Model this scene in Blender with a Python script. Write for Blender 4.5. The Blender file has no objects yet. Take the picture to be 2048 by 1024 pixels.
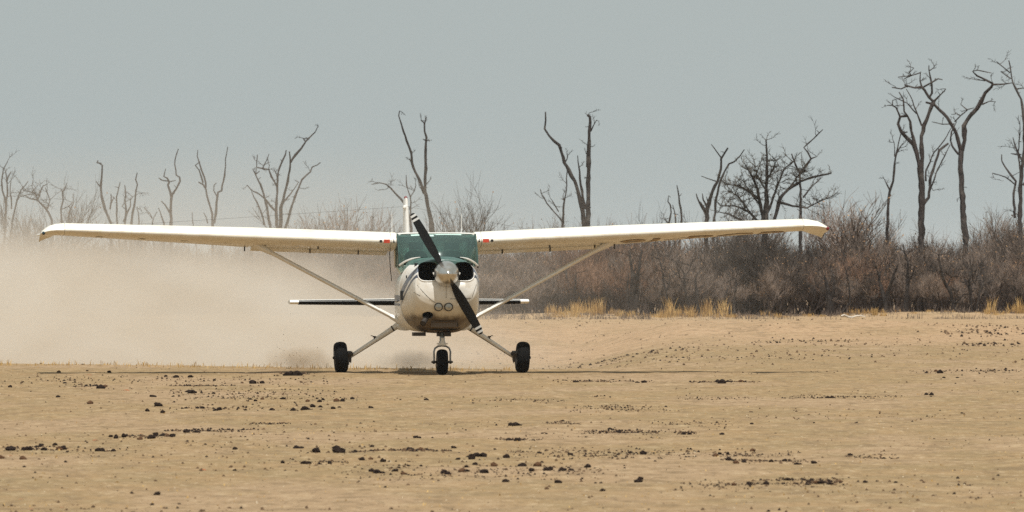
import bpy, bmesh, math, random
import numpy as np
from mathutils import Vector, Matrix

random.seed(7)
rng = np.random.default_rng(11)
SC = bpy.context.scene
R = math.radians

# ------------------------------------------------------------------ camera
FPX = 17160.0            # focal length in pixels of the 2048 px wide photograph
CAM_Z = 1.6
HOR = 519.0              # row of the horizon
cam_d = bpy.data.cameras.new('camera')
cam = bpy.data.objects.new('camera', cam_d)
SC.collection.objects.link(cam)
cam_d.sensor_width = 36.0
cam_d.lens = 36.0 * FPX / 2048.0
cam_d.clip_start = 1.0
cam_d.clip_end = 9000.0
cam.location = (0, 0, CAM_Z)
cam.rotation_euler = (R(90) + math.atan((HOR - 512) / FPX), 0, 0)
cam_d.dof.use_dof = True
cam_d.dof.focus_distance = 119.0
cam_d.dof.aperture_fstop = 14.0
SC.camera = cam
SC.render.resolution_x, SC.render.resolution_y = 1024, 512

# ------------------------------------------------------------------ light
SUN_EL, SUN_AZ = R(66), R(5)        # azimuth measured from behind the camera, towards the right
w = bpy.data.worlds.new('World')
SC.world = w
w.use_nodes = True
nt = w.node_tree
nt.nodes.clear()
sky = nt.nodes.new('ShaderNodeTexSky')
sky.sky_type = 'NISHITA'
sky.sun_disc = False
sky.sun_elevation = SUN_EL
sky.sun_rotation = R(180 - 5)
sky.air_density = 1.0
sky.dust_density = 6.0
sky.ozone_density = 1.0
hs = nt.nodes.new('ShaderNodeMixRGB')      # smoke-laden air: the sky's blue is washed to an even grey
hs.blend_type = 'MIX'
hs.inputs[0].default_value = 0.93
hs.inputs[2].default_value = (5.6, 6.25, 6.2, 1)
bg = nt.nodes.new('ShaderNodeBackground')
bg.inputs[1].default_value = 0.08
wo = nt.nodes.new('ShaderNodeOutputWorld')
nt.links.new(sky.outputs[0], hs.inputs[1])
nt.links.new(hs.outputs[0], bg.inputs[0])
nt.links.new(bg.outputs[0], wo.inputs[0])

sun_d = bpy.data.lights.new('sun', 'SUN')
sun_d.energy = 5.0
sun_d.angle = R(0.9)
sun_d.color = (1.0, 0.965, 0.91)
sun = bpy.data.objects.new('sun', sun_d)
SC.collection.objects.link(sun)
sd = Vector((math.cos(SUN_EL) * math.sin(SUN_AZ), -math.cos(SUN_EL) * math.cos(SUN_AZ), math.sin(SUN_EL)))
sun.rotation_euler = sd.to_track_quat('Z', 'Y').to_euler()
sun.location = (0, 0, 60)

SC.view_settings.view_transform = 'Standard'
SC.view_settings.look = 'None'
SC.view_settings.exposure = 0.0
SC.view_settings.gamma = 1.0
SC.view_settings.use_curve_mapping = False
SC.cycles.use_denoising = False
try:
    SC.cycles.denoiser = 'OPENIMAGEDENOISE'
except Exception:
    pass
SC.cycles.volume_bounces = 4
SC.cycles.max_bounces = 10
SC.cycles.transparent_max_bounces = 16
SC.cycles.volume_step_rate = 0.7
SC.cycles.volume_max_steps = 256

# ------------------------------------------------------------------ helpers
def px(x, y, Y):
    """where the pixel (x, y) of the photograph lies at the distance Y"""
    return Vector(((x - 1024) / FPX * Y, Y, CAM_Z + (HOR - y) / FPX * Y))

def link(o, parent=None):
    SC.collection.objects.link(o)
    if parent is not None:
        o.parent = parent
    return o

def tag(o, label=None, cat=None, group=None, kind=None):
    if label: o['label'] = label
    if cat: o['category'] = cat
    if group: o['group'] = group
    if kind: o['kind'] = kind
    return o

def empty(name, loc=(0, 0, 0), rz=0.0):
    o = bpy.data.objects.new(name, None)
    o.empty_display_size = 0.3
    o.location = loc
    o.rotation_euler = (0, 0, rz)
    return link(o)

class MB:
    def __init__(s):
        s.v, s.f, s.m = [], [], []
    def add(s, vs, fs, mi=0):
        b = len(s.v)
        s.v.extend([tuple(p) for p in vs])
        for f in fs:
            s.f.append(tuple(b + i for i in f)); s.m.append(mi)
    def box(s, c, d, rot=None, mi=0):
        c = Vector(c); vs = []
        for i in (-1, 1):
            for j in (-1, 1):
                for k in (-1, 1):
                    p = Vector((i * d[0] / 2, j * d[1] / 2, k * d[2] / 2))
                    if rot is not None: p = rot @ p
                    vs.append(c + p)
        s.add(vs, [(0, 1, 3, 2), (4, 6, 7, 5), (0, 4, 5, 1), (2, 3, 7, 6), (0, 2, 6, 4), (1, 5, 7, 3)], mi)
    def tube(s, pts, rad, n=6, jit=0.0, flat=None, cap=True, mi=0):
        """pts list of Vector, rad list; flat=(axis vector, factor) stretches sections along axis"""
        pts = [Vector(p) for p in pts]
        if not hasattr(rad, '__len__'): rad = [rad] * len(pts)
        b = len(s.v)
        ref = Vector((0, 1, 0.13)).normalized()
        for i, p in enumerate(pts):
            a = pts[max(i - 1, 0)]; c = pts[min(i + 1, len(pts) - 1)]
            d = (c - a)
            if d.length < 1e-9: d = Vector((0, 0, 1))
            d.normalize()
            u = ref - d * ref.dot(d)
            if u.length < 0.1:
                u = Vector((1, 0, 0)) - d * d.x
            u.normalize(); v = d.cross(u)
            for k in range(n):
                t = 2 * math.pi * k / n
                r = rad[i] * (1 + (random.uniform(-jit, jit) if jit else 0))
                q = (u * math.cos(t) + v * math.sin(t)) * r
                if flat is not None:
                    ax = flat[0]; q = q + ax * q.dot(ax) * (flat[1] - 1)
                s.v.append(tuple(p + q))
        for i in range(len(pts) - 1):
            for k in range(n):
                k2 = (k + 1) % n
                s.f.append((b + i * n + k, b + i * n + k2, b + (i + 1) * n + k2, b + (i + 1) * n + k)); s.m.append(mi)
        if cap:
            s.f.append(tuple(b + k for k in range(n))[::-1]); s.m.append(mi)
            s.f.append(tuple(b + (len(pts) - 1) * n + k for k in range(n))); s.m.append(mi)
    def lathe(s, prof, c, axis='y', n=24, mi=0):
        """prof list of (offset along axis, radius)"""
        b = len(s.v); c = Vector(c)
        for (a, r) in prof:
            for k in range(n):
                t = 2 * math.pi * k / n
                if axis == 'y': p = Vector((r * math.cos(t), a, r * math.sin(t)))
                elif axis == 'x': p = Vector((a, r * math.cos(t), r * math.sin(t)))
                else: p = Vector((r * math.cos(t), r * math.sin(t), a))
                s.v.append(tuple(c + p))
        for i in range(len(prof) - 1):
            for k in range(n):
                k2 = (k + 1) % n
                s.f.append((b + i * n + k, b + i * n + k2, b + (i + 1) * n + k2, b + (i + 1) * n + k)); s.m.append(mi)
        s.f.append(tuple(b + k for k in range(n))[::-1]); s.m.append(mi)
        s.f.append(tuple(b + (len(prof) - 1) * n + k for k in range(n))); s.m.append(mi)
    def loft(s, secs, cap=True, mi=0, skip=None):
        b = len(s.v); n = len(secs[0])
        for sec in secs:
            for p in sec: s.v.append(tuple(p))
        for i in range(len(secs) - 1):
            for k in range(n):
                if skip and skip(i, k): continue
                k2 = (k + 1) % n
                s.f.append((b + i * n + k, b + i * n + k2, b + (i + 1) * n + k2, b + (i + 1) * n + k)); s.m.append(mi)
        if cap:
            s.f.append(tuple(b + k for k in range(n))[::-1]); s.m.append(mi)
            s.f.append(tuple(b + (len(secs) - 1) * n + k for k in range(n))); s.m.append(mi)
    def build(s, name, mats, parent=None, smooth=True, angle=40, mods=None):
        me = bpy.data.meshes.new(name)
        me.from_pydata(s.v, [], s.f)
        if not isinstance(mats, (list, tuple)): mats = [mats]
        for m in mats: me.materials.append(m)
        if len(mats) > 1: me.polygons.foreach_set('material_index', s.m)
        bm = bmesh.new(); bm.from_mesh(me)
        if len(bm.faces) < 60000:
            bmesh.ops.recalc_face_normals(bm, faces=bm.faces)
        if smooth:
            lim = R(angle)
            for f in bm.faces: f.smooth = True
            for e in bm.edges:
                if len(e.link_faces) == 2 and e.calc_face_angle(0) > lim: e.smooth = False
        bm.to_mesh(me); bm.free()
        return link(bpy.data.objects.new(name, me), parent)

def copy_tree(o, parent=None):
    c = o.copy(); SC.collection.objects.link(c); c.parent = parent
    for ch in o.children: copy_tree(ch, c)
    return c

# ------------------------------------------------------------------ materials
class NT:
    def __init__(s, name):
        s.m = bpy.data.materials.new(name); s.m.use_nodes = True
        s.t = s.m.node_tree; s.t.nodes.clear()
        s.out = s.n('ShaderNodeOutputMaterial')
    def n(s, t, **kw):
        nd = s.t.nodes.new(t)
        for k, v in kw.items(): setattr(nd, k, v)
        return nd
    def l(s, a, b): s.t.links.new(a, b)
    def val(s, sock, v):
        if hasattr(v, 'is_output') or hasattr(v, 'links'): s.l(v, sock)
        else: sock.default_value = v
    def math(s, op, a, b=0.0, c=None, clamp=False):
        nd = s.n('ShaderNodeMath', operation=op, use_clamp=clamp)
        s.val(nd.inputs[0], a); s.val(nd.inputs[1], b)
        if c is not None: s.val(nd.inputs[2], c)
        return nd.outputs[0]
    def ramp(s, v, a, b, lo=0.0, hi=1.0, smooth=True):
        nd = s.n('ShaderNodeMapRange')
        nd.interpolation_type = 'SMOOTHSTEP' if smooth else 'LINEAR'
        s.val(nd.inputs[0], v); s.val(nd.inputs[1], a); s.val(nd.inputs[2], b)
        s.val(nd.inputs[3], lo); s.val(nd.inputs[4], hi)
        return nd.outputs[0]
    def mix(s, f, a, b, mode='MIX'):
        nd = s.n('ShaderNodeMixRGB', blend_type=mode)
        s.val(nd.inputs[0], f)
        for i, c in ((1, a), (2, b)):
            if isinstance(c, tuple): nd.inputs[i].default_value = (*c, 1) if len(c) == 3 else c
            else: s.l(c, nd.inputs[i])
        return nd.outputs[0]
    def noise(s, vec, scale, detail=4, rough=0.55, dist=0.0):
        nd = s.n('ShaderNodeTexNoise')
        s.l(vec, nd.inputs['Vector']); nd.inputs['Scale'].default_value = scale
        nd.inputs['Detail'].default_value = detail; nd.inputs['Roughness'].default_value = rough
        nd.inputs['Distortion'].default_value = dist
        return nd.outputs[0]
    def coord(s, sc=(1, 1, 1), which='Object'):
        tc = s.n('ShaderNodeTexCoord'); mp = s.n('ShaderNodeMapping')
        mp.inputs['Scale'].default_value = sc
        s.l(tc.outputs[which], mp.inputs[0]); return mp.outputs[0]
    def bsdf(s, color, rough=0.6, metal=0.0, coat=0.0, bump=None, bstr=0.3, bdist=0.01, spec=0.5):
        p = s.n('ShaderNodeBsdfPrincipled')
        if isinstance(color, tuple): p.inputs['Base Color'].default_value = (*color, 1)
        else: s.l(color, p.inputs['Base Color'])
        s.val(p.inputs['Roughness'], rough); p.inputs['Metallic'].default_value = metal
        p.inputs['Coat Weight'].default_value = coat; p.inputs['Coat Roughness'].default_value = 0.12
        p.inputs['Specular IOR Level'].default_value = spec
        if bump is not None:
            b = s.n('ShaderNodeBump'); b.inputs['Strength'].default_value = bstr
            b.inputs['Distance'].default_value = bdist
            s.l(bump, b.inputs['Height']); s.l(b.outputs[0], p.inputs['Normal'])
        s.l(p.outputs[0], s.out.inputs[0]); return p

def simple(name, col, rough=0.6, metal=0.0, coat=0.0, var=0.25, scale=8.0, spec=0.5, bstr=0.0):
    t = NT(name); c = t.coord()
    nz = t.noise(c, scale, 5, 0.65)
    d = tuple(x * (1 - var) for x in col); u = tuple(min(1, x * (1 + var)) for x in col)
    t.bsdf(t.mix(t.ramp(nz, 0.3, 0.7), d, u), rough, metal, coat, nz if bstr else None, bstr, spec=spec)
    return t.m

M = {}
def paint(name, stripes=False, grime=0.5, base=(0.80, 0.785, 0.74)):
    t = NT(name); c = t.coord()
    n1 = t.noise(c, 3.0, 6, 0.7, 0.4); n2 = t.noise(c, 22.0, 4, 0.6)
    g = t.math('MULTIPLY', t.ramp(t.math('ADD', t.math('MULTIPLY', n1, .7), t.math('MULTIPLY', n2, .3)), .42, .68), grime)
    col = t.mix(g, base, (0.50, 0.40, 0.25))
    sx = t.n('ShaderNodeSeparateXYZ'); t.l(c, sx.inputs[0])
    X, Y, Z = sx.outputs
    if stripes:
        ax = t.math('ABSOLUTE', X)
        q = t.math('ADD', Z, t.math('MULTIPLY', t.math('ADD', Y, 1.55), 0.36))   # stripes run down and back
        def band(lo, hi):
            return t.math('MULTIPLY', t.math('GREATER_THAN', q, lo), t.math('LESS_THAN', q, hi))
        side = t.math('GREATER_THAN', ax, 0.30)
        b1 = t.math('MULTIPLY', band(1.385, 1.505), side); b2 = t.math('MULTIPLY', band(1.30, 1.348), side)
        col = t.mix(b1, col, (0.13, 0.155, 0.20)); col = t.mix(b2, col, (0.07, 0.085, 0.12))
        # green top panel of the cowling
        top = t.math('MULTIPLY', t.math('GREATER_THAN', Z, 1.525), t.math('LESS_THAN', t.math('ADD', ax, t.math('MULTIPLY', t.math('ADD', Y, 1.6), -.12)), 0.41))
        col = t.mix(top, col, (0.045, 0.10, 0.085))
        # blotchy belly grime, with ground-bounce tan and underside shade painted in
        dirt_bounce = t.math('MULTIPLY', t.ramp(t.math('ADD', Z, t.math('MULTIPLY', n1, .5)), 1.45, 1.05), .75)
        col = t.mix(dirt_bounce, col, (0.56, 0.46, 0.30))
        grime_shade = t.math('MULTIPLY', t.ramp(t.math('ADD', Z, t.math('MULTIPLY', n1, .28)), 1.03, .90), .95)
        col = t.mix(grime_shade, col, (0.075, 0.048, 0.026))
    t.bsdf(col, t.ramp(n2, .3, .7, .34, .55), coat=0.12)
    return t.m
M['paint'] = paint('white_paint', grime=.25)
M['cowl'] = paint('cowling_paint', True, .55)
M['wing'] = paint('wing_paint', grime=.45, base=(.81, .775, .68))
M['black'] = simple('black_rubber', (.004, .004, .004), .85, var=.3, scale=40, spec=.15)
M['hole'] = simple('dark_engine_bay', (.01, .01, .009), .9)
M['blade'] = simple('black_blade_paint', (.006, .006, .006), .55, spec=.2)
M['band'] = simple('grey_white_band', (.5, .5, .48), .5)
M['steel'] = simple('bare_metal', (.36, .35, .33), .4, .8, var=.2)
M['bluegrey'] = simple('blue_grey_strut', (.32, .38, .42), .35, .4)
M['darkmetal'] = simple('dark_metal', (.05, .042, .035), .6, .5)
M['boot'] = simple('black_rubber_boot', (.005, .005, .005), .8, spec=.1)
M['red'] = simple('red_tag', (.48, .05, .02), .55)
M['redlens'] = simple('red_lens', (.16, .006, .005), .3)
M['greenlens'] = simple('dark_lens', (.01, .03, .04), .15)
M['marking'] = simple('brown_marking', (.30, .19, .07), .6, var=.15)
M['seat'] = simple('seat_cloth', (.10, .11, .11), .9)
M['visor'] = simple('pale_visor', (.48, .64, .58), .6, var=.12)
M['lining'] = simple('cabin_lining', (.34, .40, .38), .85)
t = NT('spinner_metal'); c = t.coord(); nz = t.noise(c, 9, 4)
t.bsdf(t.mix(t.ramp(nz, .4, .6), (.62, .60, .56), (.5, .45, .38)), .22, .9); M['spinner'] = t.m
t = NT('green_tinted_glass')
tr = t.n('ShaderNodeBsdfTransparent'); tr.inputs[0].default_value = (.54, .68, .65, 1)
p = t.n('ShaderNodeBsdfPrincipled'); p.inputs['Base Color'].default_value = (.17, .25, .235, 1); p.inputs['Roughness'].default_value = .14; p.inputs['Specular IOR Level'].default_value = .8
p.inputs['Coat Weight'].default_value = 1.0; p.inputs['Coat Roughness'].default_value = .06
mx = t.n('ShaderNodeMixShader'); mx.inputs[0].default_value = .20
t.l(tr.outputs[0], mx.inputs[1]); t.l(p.outputs[0], mx.inputs[2]); t.l(mx.outputs[0], t.out.inputs[0]); M['glass'] = t.m
t = NT('lamp_lens'); p = t.bsdf((.38, .35, .28), .12, .3, coat=1.0); M['lens'] = t.m

def bark(name, a, b):
    t = NT(name); c = t.coord((1, 1, .25)); n1 = t.noise(c, 28, 5, .7); n2 = t.noise(t.coord(), 3, 3)
    col = t.mix(t.ramp(n1, .35, .65), a, b); col = t.mix(t.math('MULTIPLY', t.ramp(n2, .5, .7), .4), col, (.17, .15, .13))
    t.bsdf(col, .9, bump=n1, bstr=.6, bdist=.02, spec=.2); return t.m
M['bark'] = bark('grey_bark', (.020, .016, .015), (.072, .059, .054))
M['bark_dark'] = bark('dark_bark', (.014, .011, .010), (.044, .036, .032))
M['bark_pale'] = bark('pale_bark', (.09, .078, .07), (.22, .19, .165))
def twigmat(name, a, b):
    t = NT(name); oi = t.n('ShaderNodeObjectInfo'); nz = t.noise(t.coord(), 2.2, 3)
    f = t.math('ADD', t.math('MULTIPLY', t.ramp(nz, .35, .65), .6), t.math('MULTIPLY', oi.outputs['Random'], .4))
    t.bsdf(t.mix(f, a, b), .9, spec=.15); return t.m
M['stem'] = twigmat('shrub_stem', (.022, .016, .014), (.085, .063, .052))
M['twig'] = twigmat('shrub_twig', (.060, .046, .039), (.275, .212, .170))
M['leaf'] = twigmat('dry_leaf', (.16, .075, .035), (.40, .25, .13))
M['grass'] = twigmat('dry_grass', (.30, .17, .06), (.58, .40, .17))
M['thorn'] = twigmat('thorn_twig', (.035, .03, .024), (.11, .088, .062))
M['clod'] = simple('dark_dung', (.020, .013, .010), .95, var=.5, scale=25, spec=.1)
M['clod_brown'] = simple('brown_clod', (.085, .045, .024), .95, var=.4, scale=25, spec=.1)
M['dryleaf'] = simple('russet_leaf', (.30, .10, .035), .8, var=.3)
M['crumb'] = simple('soil_crumb', (.085, .052, .030), .95, var=.4, scale=3, spec=.1)
M['log'] = simple('bleached_wood', (.5, .45, .38), .85)

# ------------------------------------------------------------------ ground
def vnoise(x, y, sc, seed):
    x = x / sc + seed * 17.31; y = y / sc + seed * 5.77
    xi = np.floor(x).astype(np.int64); yi = np.floor(y).astype(np.int64)
    fx = x - xi; fy = y - yi
    fx = fx * fx * (3 - 2 * fx); fy = fy * fy * (3 - 2 * fy)
    def h(a, b):
        n = (a * 374761393 + b * 668265263 + seed * 974711) & 0x7fffffff
        n = ((n ^ (n >> 13)) * 1274126177) & 0x7fffffff
        return ((n ^ (n >> 16)) & 0xffff) / 65535.0
    return (h(xi, yi) * (1 - fx) + h(xi + 1, yi) * fx) * (1 - fy) + (h(xi, yi + 1) * (1 - fx) + h(xi + 1, yi + 1) * fx) * fy
def sstep(a, b, v):
    t = np.clip((v - a) / (b - a), 0, 1); return t * t * (3 - 2 * t)
def gz(x, y):
    x = np.asarray(x, float); y = np.asarray(y, float)
    flat = 1 - np.exp(-(((x + 1) / 3.0) ** 2 + ((y - 120) / 3.0) ** 2))        # worn flat under the wheels
    z = 0.03 * (vnoise(x, y, 9, 1) - .5) * flat + .020 * (vnoise(x, y, 1.7, 2) - .5) * (.3 + .7 * flat)
    near = 1 - sstep(150, 200, y)
    z = z + (.018 * (vnoise(x, y, .5, 3) - .5) + .014 * (vnoise(x, y, .26, 4) - .5) + .008 * (vnoise(x, y, .13, 5) - .5)) * near
    # runway edge: beyond the crest on the left the ground falls away
    crest = 124.2 + 6.0 * sstep(0.0, -7.5, x) + .5 * (vnoise(x, y * 0, 2.0, 6) - .5)
    left = 1 - sstep(-.2, 2.6, x + (y - 124) * -.02)
    z = z - left * .42 * sstep(0, 15, y - crest) * (1 - sstep(60, 95, y - crest))
    # low sandy bank along the far edge
    z = z + (1 - left) * (.20 * np.exp(-((y - 186 - 3 * vnoise(x, x * 0, 7, 8)) / 7) ** 2) * (.5 + vnoise(x, y, 4, 7)))
    bank = .34 * np.exp(-((y - 233 - 5 * vnoise(x, x * 0, 5, 12)) / 4.0) ** 2) * vnoise(x, x * 0, 3.5, 9)
    z = z + bank * sstep(-4, 4, x)
    far = sstep(300, 900, y)
    z = z + far * 1.2 * (vnoise(x, y, 160, 10) - .5)
    return z
gzf = lambda x, y: float(gz(np.array([x]), np.array([y]))[0])

def grow(a, step, k, end):
    out = []; v = a
    while v < end:
        v += step; step *= k; out.append(v)
    return out
xs = list(np.arange(-9.5, 9.5, .08)); gr = grow(9.5, .1, 1.2, 2500); xs = [-g for g in gr[::-1]] + xs + [9.5] + gr
ys = list(-np.array(grow(-46, 2, 1.35, 400))[::-1]) + list(np.arange(46, 134, .115)) + grow(134, .13, 1.006, 262) 
ys = ys + grow(ys[-1], 1.2, 1.12, 5000)
XS, YS = np.meshgrid(np.array(xs), np.array(ys))
ZS = gz(XS, YS)
nx, ny = len(xs), len(ys)
me = bpy.data.meshes.new('ground')
co = np.stack([XS.ravel(), YS.ravel(), ZS.ravel()], 1).astype(np.float32)
ii = (np.arange(ny - 1)[:, None] * nx + np.arange(nx - 1)[None, :]).ravel()
quads = np.stack([ii, ii + 1, ii + nx + 1, ii + nx], 1).astype(np.int32)
me.vertices.add(len(co)); me.vertices.foreach_set('co', co.ravel())
me.loops.add(quads.size); me.loops.foreach_set('vertex_index', quads.ravel())
me.polygons.add(len(quads)); me.polygons.foreach_set('loop_start', np.arange(0, quads.size, 4, dtype=np.int32))
me.polygons.foreach_set('use_smooth', np.ones(len(quads), bool))
me.update(calc_edges=True); me.validate()
t = NT('dry_runway_soil'); c = t.coord(); sx = t.n('ShaderNodeSeparateXYZ'); t.l(c, sx.inputs[0])
nL = t.noise(t.coord((.35, .12, .35)), 1.0, 4, .55); nM = t.noise(t.coord((.8, .5, 1)), 1.6, 6, .65, .5)
nT = t.noise(t.coord((1, .45, 1)), 3.2, 6, .7); nU = t.noise(t.coord((1, .3, 1)), 11, 5, .7); nS = t.noise(c, 24, 5, .7); nXS = t.noise(c, 90, 3, .6)
col = t.mix(t.ramp(nM, .36, .66), (.272, .180, .090), (.226, .160, .081))       # tan earth / olive dry stubble
col = t.mix(t.ramp(nL, .46, .62), col, (.290, .197, .113))
far = t.math('MULTIPLY', t.ramp(sx.outputs[1], 150, 178), t.ramp(nL, .30, .55, .45, 1.0))
col = t.mix(far, col, (.36, .235, .135))                                    # orange sand of the far bank
col = t.mix(t.math('MULTIPLY', t.ramp(sx.outputs[1], 205, 222), t.ramp(nM, .4, .6, .3, .8)), col, (.34, .235, .13))
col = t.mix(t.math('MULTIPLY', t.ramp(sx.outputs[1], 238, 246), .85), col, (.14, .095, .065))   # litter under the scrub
col = t.mix(t.math('MULTIPLY', t.ramp(nT, .49, .64), .72), col, (.17, .115, .062))
col = t.mix(t.math('MULTIPLY', t.ramp(nT, .48, .32), .45), col, (.40, .30, .18))
col = t.mix(t.math('MULTIPLY', t.ramp(nU, .53, .66), .70), col, (.16, .11, .06))
col = t.mix(t.math('MULTIPLY', t.ramp(nU, .46, .33), .5), col, (.42, .32, .20))
col = t.mix(t.math('MULTIPLY', t.ramp(nS, .55, .68), .7), col, (.20, .135, .075))
col = t.mix(t.math('MULTIPLY', t.ramp(nS, .44, .30), .45), col, (.40, .31, .20))
col = t.mix(t.math('MULTIPLY', t.ramp(nXS, .57, .68), .65), col, (.15, .10, .055))
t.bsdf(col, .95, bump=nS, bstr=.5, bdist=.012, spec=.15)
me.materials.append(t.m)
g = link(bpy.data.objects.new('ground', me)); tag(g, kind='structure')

# ------------------------------------------------------------------ aircraft
AX, AY = (873 - 1024) / FPX * 120.0, 120.0
PL = empty('light_aircraft', (AX, AY, 0), R(5.0))
tag(PL, 'white high wing propeller aircraft taxiing on the dirt strip with green tinted windscreen', 'aircraft')

def ring(y, w_, zt, zb, n, N=40, zc=None, nt=None):
    zc = (zt + zb) / 2 if zc is None else zc
    out = []
    for k in range(N):
        a = 2 * math.pi * k / N
        cs, sn = math.cos(a), math.sin(a)
        e = 2.0 / (nt if nt and sn > 0 else n)
        X = w_ * math.copysign(abs(cs) ** e, cs)
        h = (zt - zc) if sn >= 0 else (zc - zb)
        out.append((X, y, zc + h * math.copysign(abs(sn) ** e, sn)))
    return out
def interp(st, N=40, sub=5, nt=None, zc=None):
    secs = []
    for i in range(len(st) - 1):
        for j in range(sub):
            f = j / sub
            secs.append(ring(*[st[i][k] * (1 - f) + st[i + 1][k] * f for k in range(5)], N=N, nt=nt, zc=zc))
    secs.append(ring(*st[-1], N=N, nt=nt, zc=zc)); return secs

# cowling with real intake openings
mb = MB()
mb.loft(interp([(-1.705, .27, 1.545, 1.14, 2.4), (-1.695, .37, 1.595, 1.04, 2.6), (-1.67, .425, 1.615, .96, 2.7), (-1.60, .445, 1.63, .82, 2.7),
                (-1.45, .468, 1.638, .685, 2.7), (-1.1, .505, 1.642, .590, 2.8), (-.80, .532, 1.635, .575, 2.9), (-.55, .555, 1.625, .575, 3.0)], 72, 4, nt=2.45, zc=1.22))
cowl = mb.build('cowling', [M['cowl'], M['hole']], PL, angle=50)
def cutter(sgn):
    m = MB(); N = 28; secs = []
    for y in (-1.9, -1.22):
        s_ = []
        for k in range(N):
            a = 2 * math.pi * k / N; e = 2 / 3.2
            cs, sn = math.cos(a), math.sin(a)
            xx = .248 + .137 * math.copysign(abs(cs) ** e, cs); zz = 1.437 + .128 * math.copysign(abs(sn) ** e, sn)
            zz -= .05 * max(0, (xx - .30)) * (1 if zz > 1.43 else 0) * 4
            s_.append((sgn * xx, y, zz))
        secs.append(s_)
    m.loft(secs, mi=1)
    return m.build('cut', [M['cowl'], M['hole']], None)
def ellcut(x, z, rx, rz, y0=-1.9, y1=-1.35):
    m = MB(); N = 24
    m.loft([[(x + rx * math.cos(2 * math.pi * k / N), y, z + rz * math.sin(2 * math.pi * k / N)) for k in range(N)] for y in (y0, y1)], mi=1)
    return m.build('cut', [M['cowl'], M['hole']], None)
cuts = [cutter(1), cutter(-1), ellcut(-.245, .835, .072, .045), ellcut(-.105, .945, .052, .052, y1=-1.50), ellcut(.035, .945, .052, .052, y1=-1.50)]
m_ = MB(); m_.box((.01, -1.40, .605), (.52, .42, .075), mi=1); cuts.append(m_.build('cut', [M['cowl'], M['hole']], None))
for cc in cuts:
    md = cowl.modifiers.new('b', 'BOOLEAN'); md.operation = 'DIFFERENCE'; md.object = cc; md.solver = 'EXACT'
# boolean operands must share the parent's space
for cc in cuts: cc.parent = PL
bpy.context.view_layer.update()
dg = bpy.context.evaluated_depsgraph_get()
nm = bpy.data.meshes.new_from_object(cowl.evaluated_get(dg))
cowl.modifiers.clear(); cowl.data = nm
for cc in cuts: bpy.data.objects.remove(cc)
# surface height of the cowling front (for parts that sit on it)
bpy.context.view_layer.update()
from mathutils.bvhtree import BVHTree
bmt = bmesh.new(); bmt.from_mesh(cowl.data); bvh = BVHTree.FromBMesh(bmt); bmt.free()
def cy(x, z):
    h = bvh.ray_cast(Vector((x, -3, z)), Vector((0, 1, 0)))
    return h[0].y if h[0] is not None else -1.5

# intake lip rings
for sg in (1, -1):
    m = MB(); pts = []; N = 36
    for k in range(N + 1):
        a = 2 * math.pi * k / N; e = 2 / 3.2; cs, sn = math.cos(a), math.sin(a)
        xx = .248 + .144 * math.copysign(abs(cs) ** e, cs); zz = 1.437 + .136 * math.copysign(abs(sn) ** e, sn)
        zz -= .05 * max(0, (xx - .30)) * (1 if zz > 1.43 else 0) * 4
        X = sg * xx; pts.append(Vector((X, cy(X, zz) - .002, zz)))
    lo = [p_ for p_ in pts[N // 2:] if p_.z < 1.46]
    m.tube(lo, .006, 8)
    m.build('intake_lip', M['paint'], PL)
    # cylinder baffles just visible inside
    m = MB()
    for q in range(5):
        m.box((sg * .27, -1.30, 1.34 + q * .045), (.24, .10, .012))
    m.box((sg * .27, -1.27, 1.43), (.27, .03, .24))
    m.build('engine_cylinder', M['hole'], PL, smooth=False)

# seams and rivets
m = MB()
for q in range(9):
    z = 1.235 - q * .020; x = .0; m.lathe([(-.006, .0045), (.004, .0045)], (x, cy(x, z), z), n=6)
def seam(pts2, r=.0028, rv=True):
    mm = MB(); P = [Vector((x, cy(x, z) - .0005, z)) for x, z in pts2]; mm.tube(P, r, 5)
    if rv:
        for a_, b_ in zip(P[:-1], P[1:]):
            m.lathe([(-.005, .0045), (.004, .0045)], (a_ + b_) / 2, n=6)
    mm.build('panel_seam', M['darkmetal'], PL)
seam([(-.40 + .05 * i, 1.25 - .27 * math.sin(min(1, i / 7) * math.pi / 2)) for i in range(9)])
seam([(.0 + .05 * i, 1.055 + .02 * (i / 8) ** 2) for i in range(1, 8)])
seam([(.36 + .012 * i, 1.08 + .035 * i) for i in range(6)], rv=False)
seam([(-.36 - .02 * i, 1.10 + .012 * i) for i in range(5)], rv=False)
m.build('rivet_row', M['darkmetal'], PL)
# light mounting plate and two landing lights
m = MB()
N = 32
for q in range(2):
    X0 = (-.105, .035)[q]
    yy = cy(X0 + .07, .945)
    mm = MB(); mm.lathe([(-.010, .056), (-.004, .060), (.03, .058), (.05, .05)], (X0, cy(X0 + .056, 1.0) + .004, .945), n=28)
    lt = mm.build('landing_light', M['darkmetal'], PL)
    mm = MB(); mm.lathe([(-.020, .012), (-.018, .03), (-.012, .046), (0, .0475), (.01, .047)], (X0, cy(X0 + .056, 1.0) + .002, .945), n=28)
    mm.build('lens', M['lens'], lt)
    mm = MB()
    mm.lathe([(-.018 + .003, .008), (-.023, .012)], (X0 + .005, cy(X0 + .056, 1.0) + .002, .94), n=10)
    mm.build('bulb', M['steel'], lt)
# exhaust pipe leaning down out of its opening
m = MB(); d = Vector((-.38, -.75, -.50)).normalized(); p0 = Vector((-.225, -1.45, .838))
m.tube([p0, p0 + d * .12, p0 + d * .235], [.036, .038, .040], 16, cap=False)
m.tube([p0 + d * .23, p0 + d * .10], [.034, .034], 16, cap=True)
m.build('exhaust_pipe', M['darkmetal'], PL)
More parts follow.
